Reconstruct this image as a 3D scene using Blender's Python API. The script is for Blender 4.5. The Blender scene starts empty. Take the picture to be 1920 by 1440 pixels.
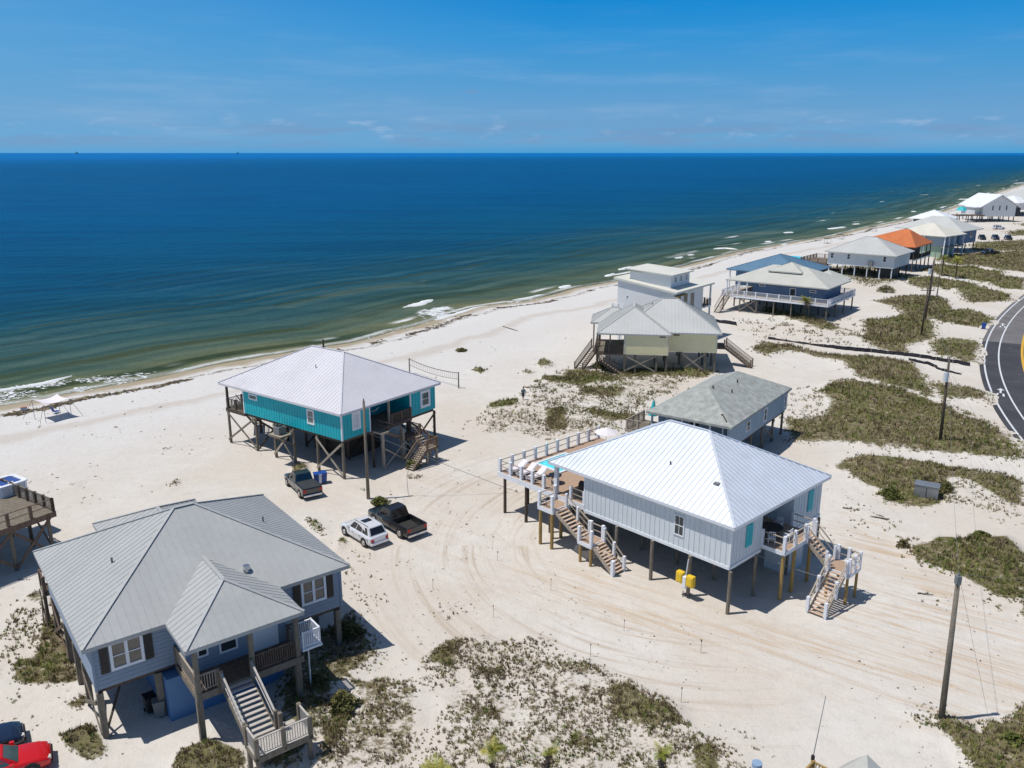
import bpy, math, random
import numpy as np
from mathutils import Vector, Matrix

random.seed(7)
RNG = np.random.default_rng(11)
scene = bpy.context.scene
COL = scene.collection

# ------------------------------------------------------------------ camera
CAM_H = 30.0
F_PX = 1570.0
PITCH = math.atan(434 / F_PX)
cam_d = bpy.data.cameras.new("camera")
cam = bpy.data.objects.new("camera", cam_d)
COL.objects.link(cam)
cam.location = (0, 0, CAM_H)
cam.rotation_euler = (math.pi / 2 - PITCH, 0, 0)
cam_d.sensor_width = 36
cam_d.lens = F_PX / 1920 * 36
cam_d.clip_start = 0.5
cam_d.clip_end = 90000
scene.camera = cam

# ------------------------------------------------------------------ light
SUN_EL, SUN_AZ = math.radians(67), math.radians(189)   # direction towards the sun, azimuth from +X
sun_d = bpy.data.lights.new("sun", 'SUN')
sun_d.energy = 4.1
sun_d.angle = math.radians(0.5)
sun_d.color = (1.0, 0.955, 0.90)
sun = bpy.data.objects.new("sun", sun_d)
COL.objects.link(sun)
sdir = Vector((math.cos(SUN_EL) * math.cos(SUN_AZ), math.cos(SUN_EL) * math.sin(SUN_AZ), math.sin(SUN_EL)))
sun.rotation_euler = sdir.to_track_quat('Z', 'Y').to_euler()
sun.location = (0, 0, 80)

world = bpy.data.worlds.new("World")
scene.world = world
world.use_nodes = True
wn, wl = world.node_tree.nodes, world.node_tree.links
wn.clear()
w_out = wn.new('ShaderNodeOutputWorld')
w_bg = wn.new('ShaderNodeBackground')
sky = wn.new('ShaderNodeTexSky')
sky.sky_type = 'NISHITA'
sky.sun_disc = False
sky.sun_elevation = SUN_EL
sky.sun_rotation = math.radians(90) - SUN_AZ
sky.air_density = 1.0
sky.dust_density = 0.4
sky.ozone_density = 4.0
w_bg.inputs['Strength'].default_value = 0.075
# the low sky of the photograph is a deep azure with faint cloud streaks: grade by elevation
tc = wn.new('ShaderNodeTexCoord')
sx = wn.new('ShaderNodeSeparateXYZ')
wl.new(tc.outputs['Generated'], sx.inputs[0])
ramp = wn.new('ShaderNodeValToRGB')
wl.new(sx.outputs['Z'], ramp.inputs[0])
cr = ramp.color_ramp
stops = [(0.0, (1.0, 4.7, 8.9)), (0.010, (1.9, 5.0, 8.6)), (0.04, (2.0, 4.85, 8.4)), (0.085, (1.05, 4.4, 8.7)),
         (0.125, (0.45, 3.9, 8.9)), (0.165, (0.05, 3.2, 8.6)), (0.4, (0.4, 1.8, 5.5))]
while len(cr.elements) < len(stops):
    cr.elements.new(0.5)
for e, (p, c) in zip(cr.elements, stops):
    e.position = p
    e.color = (c[0] / 10, c[1] / 10, c[2] / 10, 1)
sc10 = wn.new('ShaderNodeVectorMath'); sc10.operation = 'SCALE'
sc10.inputs['Scale'].default_value = 10
wl.new(ramp.outputs[0], sc10.inputs[0])
fade = wn.new('ShaderNodeMapRange')
wl.new(sx.outputs['Z'], fade.inputs['Value'])
fade.inputs['From Min'].default_value = 0.2
fade.inputs['From Max'].default_value = 0.55
fade.inputs['To Min'].default_value = 1.0
fade.inputs['To Max'].default_value = 0.0
mixs = wn.new('ShaderNodeMix'); mixs.data_type = 'RGBA'
wl.new(fade.outputs[0], mixs.inputs['Factor'])
wl.new(sky.outputs[0], mixs.inputs[6])
# paler towards the left, where the sun stands
mixl = wn.new('ShaderNodeMix'); mixl.data_type = 'RGBA'
lf = wn.new('ShaderNodeMapRange'); wl.new(sx.outputs['X'], lf.inputs[0])
for i_, v_ in enumerate((0.05, -0.55, 0.0, 0.45)): lf.inputs[i_ + 1].default_value = v_
wl.new(lf.outputs[0], mixl.inputs['Factor'])
wl.new(sc10.outputs[0], mixl.inputs[6]); mixl.inputs[7].default_value = (2.3, 5.6, 9.3, 1)
wl.new(mixl.outputs[2], mixs.inputs[7])
# clouds: stretched noise, only close to the horizon
def wnoise(scale, sz, detail, w=0.0):
    mp = wn.new('ShaderNodeMapping')
    mp.inputs['Scale'].default_value = (scale, scale, scale * sz)
    mp.inputs['Location'].default_value = (w, w * 0.7, 0)
    wl.new(tc.outputs['Generated'], mp.inputs[0])
    n = wn.new('ShaderNodeTexNoise')
    n.inputs['Scale'].default_value = 1.0
    n.inputs['Detail'].default_value = detail
    n.inputs['Roughness'].default_value = 0.6
    wl.new(mp.outputs[0], n.inputs['Vector'])
    return n.outputs[0]
def wmath(op, a, b=None, c=None):
    m = wn.new('ShaderNodeMath'); m.operation = op
    for i, v in enumerate((a, b, c)):
        if v is None: continue
        if isinstance(v, (int, float)): m.inputs[i].default_value = v
        else: wl.new(v, m.inputs[i])
    return m.outputs[0]
def wrange(v, a, b, c=0.0, d=1.0):
    m = wn.new('ShaderNodeMapRange'); m.interpolation_type = 'SMOOTHSTEP'
    wl.new(v, m.inputs[0])
    for i, x in enumerate((a, b, c, d)): m.inputs[i + 1].default_value = x
    return m.outputs[0]
puff = wrange(wnoise(24, 3.5, 6), 0.55, 0.74)
band = wmath('MULTIPLY', wrange(sx.outputs['Z'], 0.010, 0.020), wrange(sx.outputs['Z'], 0.030, 0.05, 1, 0))
streak = wrange(wnoise(5, 9, 5, 3.3), 0.45, 0.75)
sband = wmath('MULTIPLY', wrange(sx.outputs['Z'], 0.0, 0.03), wrange(sx.outputs['Z'], 0.05, 0.17, 1, 0.1))
bank = wmath('MULTIPLY', wrange(wnoise(9, 10, 6, 7.7), 0.42, 0.62), wmath('MULTIPLY', wrange(sx.outputs['Z'], 0.0, 0.012), wrange(sx.outputs['Z'], 0.022, 0.04, 1, 0)))
dark = wmath('MULTIPLY', wrange(wnoise(11, 7, 4, 1.9), 0.64, 0.72), wmath('MULTIPLY', wrange(sx.outputs['Z'], 0.04, 0.05), wrange(sx.outputs['Z'], 0.075, 0.095, 1, 0)))
cl = wmath('ADD', wmath('MULTIPLY', wmath('MULTIPLY', puff, band), 0.32), wmath('MULTIPLY', wmath('MULTIPLY', streak, sband), 0.16))
mixc = wn.new('ShaderNodeMix'); mixc.data_type = 'RGBA'
wl.new(cl, mixc.inputs['Factor'])
mixb = wn.new('ShaderNodeMix'); mixb.data_type = 'RGBA'
wl.new(wmath('ADD', wmath('MULTIPLY', bank, 0.45), wmath('MULTIPLY', dark, 0.40)), mixb.inputs['Factor'])
wl.new(mixs.outputs[2], mixb.inputs[6]); mixb.inputs[7].default_value = (2.6, 4.0, 6.6, 1)
wl.new(mixb.outputs[2], mixc.inputs[6])
mixc.inputs[7].default_value = (6.8, 8.2, 10.6, 1)
wl.new(mixc.outputs[2], w_bg.inputs['Color'])
wl.new(w_bg.outputs[0], w_out.inputs[0])

scene.view_settings.view_transform = 'Standard'
scene.view_settings.look = 'None'
scene.view_settings.exposure = 0.0
scene.view_settings.gamma = 1.0
scene.render.engine = 'CYCLES'
scene.cycles.use_denoising = True
scene.cycles.max_bounces = 6
scene.cycles.diffuse_bounces = 3
scene.cycles.glossy_bounces = 3
scene.cycles.transparent_max_bounces = 6

# ------------------------------------------------------------------ helpers
def up(px, py, z=0.0):
    """point of the photograph on the level plane z, in metres"""
    x = (px - 960) / F_PX; y = (720 - py) / F_PX
    r = (x, math.cos(PITCH) + y * math.sin(PITCH), -math.sin(PITCH) + y * math.cos(PITCH))
    t = (z - CAM_H) / r[2]
    return (r[0] * t, r[1] * t)

def tag(o, label=None, cat=None, group=None, kind=None):
    if label: o['label'] = label
    if cat: o['category'] = cat
    if group: o['group'] = group
    if kind: o['kind'] = kind
    return o

def thing(name, label, cat, loc=(0, 0, 0), deg=0.0, group=None):
    o = bpy.data.objects.new(name, None)
    o.empty_display_size = 0.3
    COL.objects.link(o)
    o.location = loc
    o.rotation_euler = (0, 0, math.radians(deg))
    return tag(o, label, cat, group)

def copy_tree(o, parent=None):
    c = o.copy()
    COL.objects.link(c)
    c.parent = parent
    for ch in list(o.children):
        copy_tree(ch, c)
    return c

class MB:
    """collects polygons, links them as one mesh object"""
    def __init__(s):
        s.v = []; s.f = []; s.m = []; s.mi = 0
    def face(s, pts):
        n = len(s.v)
        s.v += [tuple(p) for p in pts]
        s.f.append(tuple(range(n, n + len(pts)))); s.m.append(s.mi)
    def add(s, vs, fs):
        n = len(s.v)
        s.v += [tuple(p) for p in vs]
        for f in fs:
            s.f.append(tuple(i + n for i in f)); s.m.append(s.mi)
    def box(s, x0, x1, y0, y1, z0, z1):
        s.add([(x0, y0, z0), (x1, y0, z0), (x1, y1, z0), (x0, y1, z0), (x0, y0, z1), (x1, y0, z1), (x1, y1, z1), (x0, y1, z1)],
              [(0, 3, 2, 1), (4, 5, 6, 7), (0, 1, 5, 4), (1, 2, 6, 5), (2, 3, 7, 6), (3, 0, 4, 7)])
        return s
    def beam(s, p, q, w, h, upv=(0, 0, 1)):
        p = Vector(p); q = Vector(q); d = (q - p).normalized()
        u = Vector(upv)
        if abs(d.dot(u)) > 0.98: u = Vector((1, 0, 0))
        sd = d.cross(u).normalized() * (w / 2)
        u2 = sd.cross(d).normalized() * (h / 2)
        vs = []
        for c in (p, q):
            vs += [c - sd - u2, c + sd - u2, c + sd + u2, c - sd + u2]
        s.add(vs, [(0, 3, 2, 1)[::-1], (4, 5, 6, 7)[::-1], (0, 4, 5, 1), (1, 5, 6, 2), (2, 6, 7, 3), (3, 7, 4, 0)])
        return s
    def cyl(s, p, q, r0, r1=None, n=8, cap=True):
        r1 = r0 if r1 is None else r1
        p = Vector(p); q = Vector(q); d = (q - p).normalized()
        a = d.orthogonal().normalized(); b = d.cross(a)
        vs = []
        for c, r in ((p, r0), (q, r1)):
            for i in range(n):
                t = 2 * math.pi * i / n
                vs.append(c + (a * math.cos(t) + b * math.sin(t)) * r)
        fs = [(i, (i + 1) % n, n + (i + 1) % n, n + i) for i in range(n)]
        if cap:
            fs += [tuple(range(n))[::-1], tuple(range(n, 2 * n))]
        s.add(vs, fs)
        return s
    def prism(s, poly, z0, z1):
        n = len(poly)
        s.add([(x, y, z0) for x, y in poly] + [(x, y, z1) for x, y in poly],
              [(i, (i + 1) % n, n + (i + 1) % n, n + i) for i in range(n)] + [tuple(range(n))[::-1], tuple(range(n, 2 * n))])
        return s
    def build(s, name, mat, parent=None, smooth=False, label=None, bevel=0.0):
        me = bpy.data.meshes.new(name)
        me.from_pydata(s.v, [], s.f)
        for m in (mat if isinstance(mat, (list, tuple)) else [mat]):
            me.materials.append(m)
        if any(s.m): me.polygons.foreach_set('material_index', s.m)
        if smooth: me.polygons.foreach_set('use_smooth', [True] * len(me.polygons))
        me.update()
        o = bpy.data.objects.new(name, me)
        COL.objects.link(o)
        o.parent = parent
        if label: o['label'] = label
        if bevel:
            b = o.modifiers.new('bevel', 'BEVEL'); b.width = bevel; b.segments = 2; b.limit_method = 'ANGLE'
        return o

# ------------------------------------------------------------------ materials
class NT:
    def __init__(s, name):
        s.mat = bpy.data.materials.new(name); s.mat.use_nodes = True
        s.n = s.mat.node_tree.nodes; s.l = s.mat.node_tree.links
        s.b = s.n['Principled BSDF']
    def put(s, v, sock):
        if isinstance(v, (int, float)): sock.default_value = v
        elif isinstance(v, (tuple, list)):
            sock.default_value = (*v, 1) if len(v) == 3 and sock.type == 'RGBA' else v
        else: s.l.new(v, sock)
    def coord(s, kind='Object', scale=(1, 1, 1), rot=(0, 0, 0), loc=(0, 0, 0)):
        t = s.n.new('ShaderNodeTexCoord'); m = s.n.new('ShaderNodeMapping')
        if rot != (0, 0, 0):
            m.vector_type = 'TEXTURE'; scale = tuple(1 / k for k in scale)   # turn first, then stretch
        m.inputs['Scale'].default_value = scale; m.inputs['Rotation'].default_value = rot; m.inputs['Location'].default_value = loc
        s.l.new(t.outputs[kind], m.inputs[0]); return m.outputs[0]
    def noise(s, vec, scale, detail=4, rough=0.55, dist=0.0):
        n = s.n.new('ShaderNodeTexNoise'); s.l.new(vec, n.inputs['Vector'])
        n.inputs['Scale'].default_value = scale; n.inputs['Detail'].default_value = detail
        n.inputs['Roughness'].default_value = rough; n.inputs['Distortion'].default_value = dist
        return n.outputs[0]
    def rng(s, v, a, b, c=0.0, d=1.0, smooth=True):
        m = s.n.new('ShaderNodeMapRange')
        if smooth: m.interpolation_type = 'SMOOTHSTEP'
        s.l.new(v, m.inputs[0])
        for i, x in enumerate((a, b, c, d)): m.inputs[i + 1].default_value = x
        return m.outputs[0]
    def math(s, op, a, b=None, clamp=False):
        m = s.n.new('ShaderNodeMath'); m.operation = op; m.use_clamp = clamp
        s.put(a, m.inputs[0])
        if b is not None: s.put(b, m.inputs[1])
        return m.outputs[0]
    def mix(s, f, a, b, blend='MIX'):
        m = s.n.new('ShaderNodeMix'); m.data_type = 'RGBA'; m.blend_type = blend
        s.put(f, m.inputs[0]); s.put(a, m.inputs[6]); s.put(b, m.inputs[7]); return m.outputs[2]
    def attr(s, name, out='Fac'):
        a = s.n.new('ShaderNodeAttribute'); a.attribute_name = name; return a.outputs[out]
    def bump(s, h, strength, dist=0.05):
        b = s.n.new('ShaderNodeBump'); b.inputs['Strength'].default_value = strength; b.inputs['Distance'].default_value = dist
        s.l.new(h, b.inputs['Height']); s.l.new(b.outputs[0], s.b.inputs['Normal'])
    def set(s, **k):
        for n, v in k.items(): s.put(v, s.b.inputs[n.replace('_', ' ')])
        return s.mat

def mat_plain(name, col, rough=0.7, var=0.12, scale=1.5, metal=0.0, spec=0.5, bump=0.0, stretch=(1, 1, 1), dirt=None):
    """colour with large soft weathering and a fine grain"""
    t = NT(name)
    v = t.coord(scale=stretch)
    a = t.noise(v, scale, 5, 0.6)
    b = t.noise(v, scale * 9, 3, 0.6)
    h = t.math('ADD', t.math('MULTIPLY', a, 0.65), t.math('MULTIPLY', b, 0.35))
    f = t.rng(h, 0.3, 0.7, 0, 1)
    lo = tuple(max(0, c * (1 - var)) for c in col); hi = tuple(min(1, c * (1 + var)) for c in col)
    c = t.mix(f, lo, hi)
    if dirt:
        c = t.mix(t.rng(t.noise(v, scale * 0.6, 6, 0.7), 0.52, 0.75, 0, dirt[1]), c, dirt[0])
    if bump: t.bump(b, bump, 0.02)
    return t.set(Base_Color=c, Roughness=rough, Metallic=metal, Specular_IOR_Level=spec)

def mat_wood(name, col, var=0.35):
    t = NT(name)
    v = t.coord(scale=(1, 1, 0.25))
    a = t.noise(v, 5, 4, 0.7); b = t.noise(v, 26, 3, 0.6)
    c = t.mix(t.rng(t.math('ADD', t.math('MULTIPLY', a, 0.6), t.math('MULTIPLY', b, 0.4)), 0.32, 0.68), tuple(x * (1 - var) for x in col), tuple(x * (1 + var) for x in col))
    t.bump(b, 0.3, 0.01)
    return t.set(Base_Color=c, Roughness=0.85, Specular_IOR_Level=0.25)

M = {}
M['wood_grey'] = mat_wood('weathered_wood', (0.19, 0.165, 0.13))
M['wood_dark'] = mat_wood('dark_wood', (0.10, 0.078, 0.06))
M['wood_brown'] = mat_wood('brown_wood', (0.17, 0.12, 0.09))
M['wood_new'] = mat_wood('treated_wood', (0.36, 0.24, 0.09), 0.25)
M['wood_pale'] = mat_wood('pale_wood', (0.36, 0.31, 0.25), 0.2)
M['wood_bleached'] = mat_wood('bleached_wood', (0.46, 0.43, 0.39), 0.15)
M['deck_tan'] = mat_wood('tan_deck_boards', (0.40, 0.285, 0.205), 0.15)
M['tread_tan'] = mat_wood('tan_stair_treads', (0.52, 0.385, 0.29), 0.12)
M['white'] = mat_plain('white_paint', (0.74, 0.76, 0.80), 0.5, 0.05)
M['white_trim'] = mat_plain('white_trim', (0.70, 0.73, 0.76), 0.5, 0.05)
M['wall_a'] = mat_plain('pale_grey_siding', (0.60, 0.645, 0.67), 0.6, 0.05, 0.8)
M['wall_b'] = mat_plain('teal_siding', (0.0, 0.40, 0.46), 0.55, 0.08, 0.8)
M['wall_c'] = mat_plain('slate_blue_siding', (0.21, 0.275, 0.365), 0.6, 0.06, 0.8)
M['wall_c_low'] = mat_plain('bright_blue_panel', (0.08, 0.19, 0.38), 0.6, 0.06, 0.8)
M['wall_d'] = mat_plain('pale_yellow_siding', (0.86, 0.78, 0.49), 0.6, 0.05, 0.8)
M['wall_e'] = mat_plain('blue_grey_siding', (0.30, 0.38, 0.45), 0.65, 0.07, 0.8)
M['wall_f'] = mat_plain('white_siding', (0.72, 0.72, 0.71), 0.6, 0.04, 0.8)
M['wall_g'] = mat_plain('blue_siding', (0.10, 0.18, 0.31), 0.6, 0.1, 0.8)
M['roof_a'] = mat_plain('white_metal_roof', (0.72, 0.76, 0.82), 0.42, 0.05, 0.5, metal=0.35, dirt=((0.60, 0.63, 0.66), 0.5))
M['roof_b'] = mat_plain('pale_lilac_metal_roof', (0.60, 0.59, 0.62), 0.5, 0.05, 0.35, dirt=((0.42, 0.42, 0.42), 0.4))
M['roof_c'] = mat_plain('grey_metal_roof', (0.375, 0.385, 0.38), 0.6, 0.07, 0.35, dirt=((0.30, 0.315, 0.30), 0.35))
M['roof_d'] = mat_plain('light_grey_metal_roof', (0.47, 0.48, 0.465), 0.65, 0.06, 0.35)
M['roof_e'] = mat_plain('grey_green_shingles', (0.335, 0.352, 0.33), 0.9, 0.25, 1.6, spec=0.2, bump=0.5, dirt=((0.21, 0.22, 0.19), 0.5))
M['roof_f'] = mat_plain('cream_white_roof', (0.64, 0.63, 0.56), 0.6, 0.05, 0.4)
M['roof_g'] = mat_plain('beige_grey_roof', (0.47, 0.47, 0.425), 0.7, 0.07, 0.5)
M['roof_blue'] = mat_plain('blue_metal_roof', (0.11, 0.21, 0.31), 0.5, 0.08, 0.4)
M['roof_orange'] = mat_plain('orange_tile_roof', (0.52, 0.15, 0.045), 0.7, 0.15, 0.5)
M['roof_cream'] = mat_plain('cream_shingles', (0.60, 0.58, 0.50), 0.8, 0.06, 0.4)
M['roof_white'] = mat_plain('bright_white_roof', (0.74, 0.76, 0.78), 0.5, 0.03, 0.4)
M['seam'] = mat_plain('seam_metal', (0.36, 0.39, 0.40), 0.4, 0.05)
M['turq'] = mat_plain('turquoise_paint', (0.02, 0.46, 0.50), 0.5, 0.05)
M['black'] = mat_plain('black_paint', (0.012, 0.012, 0.014), 0.5, 0.1)
M['dark_matte'] = mat_plain('near_black_matte', (0.03, 0.035, 0.04), 0.6, 0.2)  # one near-black tone for far walls, a storage room and the bed cover
M['rubber'] = mat_plain('tyre_rubber', (0.02, 0.02, 0.02), 0.8, 0.1)
M['rim'] = mat_plain('wheel_rim', (0.45, 0.45, 0.46), 0.3, 0.05, metal=0.8)
M['chrome'] = mat_plain('chrome', (0.6, 0.6, 0.62), 0.2, 0.03, metal=0.9)
M['steel'] = mat_plain('galvanised_steel', (0.32, 0.34, 0.36), 0.45, 0.1, metal=0.6)
M['yellow'] = mat_plain('yellow_plastic', (0.75, 0.50, 0.03), 0.5, 0.06)
M['bin_blue'] = mat_plain('blue_plastic', (0.012, 0.07, 0.32), 0.45, 0.1)
M['grey_plastic'] = mat_plain('grey_plastic', (0.17, 0.18, 0.18), 0.6, 0.1)
M['canvas'] = mat_plain('white_canvas', (0.72, 0.68, 0.70), 0.8, 0.04)
M['cushion'] = mat_plain('blue_cushion', (0.02, 0.07, 0.28), 0.8, 0.1)
M['tail_light'] = mat_plain('red_lens', (0.45, 0.01, 0.01), 0.2, 0.05)
M['head_light'] = mat_plain('clear_lens', (0.55, 0.55, 0.5), 0.15, 0.05)
M['silt'] = mat_plain('black_silt_fabric', (0.006, 0.006, 0.012), 0.8, 0.3, 3)
M['skin'] = mat_plain('skin', (0.45, 0.24, 0.16), 0.6, 0.05)
M['pale_green'] = mat_plain('pale_green_siding', (0.30, 0.42, 0.32), 0.6, 0.06)
def glass_mat(name, col, rough=0.08):
    t = NT(name); n = t.noise(t.coord(scale=(1, 1, 1)), 1.3, 3)
    return t.set(Base_Color=t.mix(n, tuple(c * 0.5 for c in col), tuple(c * 1.5 for c in col)), Roughness=rough, Specular_IOR_Level=0.6)
M['glass'] = glass_mat('window_glass', (0.035, 0.045, 0.05))
M['glass_warm'] = glass_mat('curtained_glass', (0.16, 0.14, 0.12), 0.15)
M['car_glass'] = glass_mat('car_glass', (0.012, 0.015, 0.02), 0.06)
M['car_glass_light'] = glass_mat('car_windscreen', (0.07, 0.12, 0.12), 0.1)
M['pool'] = glass_mat('pool_water', (0.10, 0.72, 0.78), 0.08)
def car_mat(name, col, coat=1.0):
    t = NT(name); n = t.noise(t.coord(), 2.0, 4)
    return t.set(Base_Color=t.mix(n, tuple(c * 0.9 for c in col), tuple(c * 1.1 for c in col)), Roughness=0.3, Metallic=0.15, Coat_Weight=coat, Coat_Roughness=0.05)
M['car_white'] = car_mat('white_car_paint', (0.72, 0.73, 0.76))
M['car_black'] = car_mat('black_car_paint', (0.010, 0.012, 0.014))
M['car_grey'] = car_mat('dark_grey_car_paint', (0.028, 0.032, 0.034))
M['car_red'] = car_mat('red_car_paint', (0.62, 0.006, 0.008), 0.6)
M['car_navy'] = car_mat('navy_car_paint', (0.006, 0.018, 0.05))
# ------------------------------------------------------------------ terrain data
WATER_Z = -0.5
TRK = -35
SHORE_PX = [(0, 762), (60, 752), (146, 735), (208, 724), (292, 709), (396, 686), (500, 668), (600, 652), (660, 643), (700, 633),
            (735, 622), (780, 612), (810, 602), (850, 588), (890, 576), (940, 570), (985, 565), (1040, 552), (1080, 540),
            (1150, 528), (1200, 516), (1290, 497), (1330, 486), (1380, 473), (1420, 466), (1500, 452), (1560, 443),
            (1620, 428), (1690, 414), (1760, 398), (1820, 378), (1880, 358), (1920, 346)]
SHORE = [(-330, -160), (-160, 10), (-95, 72)] + [up(x, y, WATER_Z) for x, y in SHORE_PX] + [(560, 905), (900, 1400), (1900, 2600), (5200, 5200), (12000, 10500)]
SHORE = np.array(SHORE, float)
_seg = np.diff(SHORE, axis=0)
_len = np.hypot(_seg[:, 0], _seg[:, 1])
_cum = np.concatenate([[0], np.cumsum(_len)])

def shore_coords(X, Y):
    """signed distance inland (+) from the water line and length along it"""
    best = np.full(X.shape, 1e18); S = np.zeros(X.shape); sgn = np.ones(X.shape)
    for i in range(len(_seg)):
        ax, ay = SHORE[i]; dx, dy = _seg[i]; L2 = dx * dx + dy * dy
        t = np.clip(((X - ax) * dx + (Y - ay) * dy) / L2, 0, 1)
        ex = X - ax - t * dx; ey = Y - ay - t * dy
        d = ex * ex + ey * ey
        m = d < best
        best = np.where(m, d, best)
        S = np.where(m, _cum[i] + t * _len[i], S)
        sgn = np.where(m, np.where(dx * ey - dy * ex < 0, 1.0, -1.0), sgn)
    return np.sqrt(best) * sgn, S

def vnoise(X, Y, seed=0):
    """value noise, 0..1"""
    xi = np.floor(X).astype(np.int64); yi = np.floor(Y).astype(np.int64)
    fx = X - xi; fy = Y - yi
    fx = fx * fx * (3 - 2 * fx); fy = fy * fy * (3 - 2 * fy)
    def h(a, b):
        n = (a * 374761393 + b * 668265263 + seed * 2147483647) & 0xFFFFFFFF
        n = ((n ^ (n >> 13)) * 1274126177) & 0xFFFFFFFF
        return ((n ^ (n >> 16)) & 0xFFFF) / 65535.0
    return (h(xi, yi) * (1 - fx) + h(xi + 1, yi) * fx) * (1 - fy) + (h(xi, yi + 1) * (1 - fx) + h(xi + 1, yi + 1) * fx) * fy
def fbm(X, Y, s, o=4, seed=0):
    r = 0; a = 0.5; t = 0
    for i in range(o):
        r = r + a * vnoise(X / s + 17.3 * i, Y / s - 9.1 * i, seed + i); t += a; a *= 0.55; s *= 0.5
    return r / t

def Zp(ox, oy, s, pts): return [(ox + x * s, oy + y * s) for x, y in pts]
z5 = lambda *p: Zp(1380, 600, .28125, p)
z4 = lambda *p: Zp(1620, 480, .15625, p)
zk = lambda *p: Zp(1600, 340, .166667, p)
z5c = lambda *p: Zp(1560, 820, .208333, p)
zbr = lambda *p: Zp(1350, 980, .3195, p)
zbc = lambda *p: Zp(700, 1140, .36458, p)
z7 = lambda *p: Zp(600, 1240, .15625, p)
z6 = lambda *p: Zp(0, 1080, .18059, p)
zdl = lambda *p: Zp(0, 1330, .125, p)
zmd = lambda *p: Zp(860, 640, .22917, p)
zg = lambda *p: Zp(1340, 460, .145833, p)
zca = lambda *p: Zp(540, 840, .166667, p)
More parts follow.
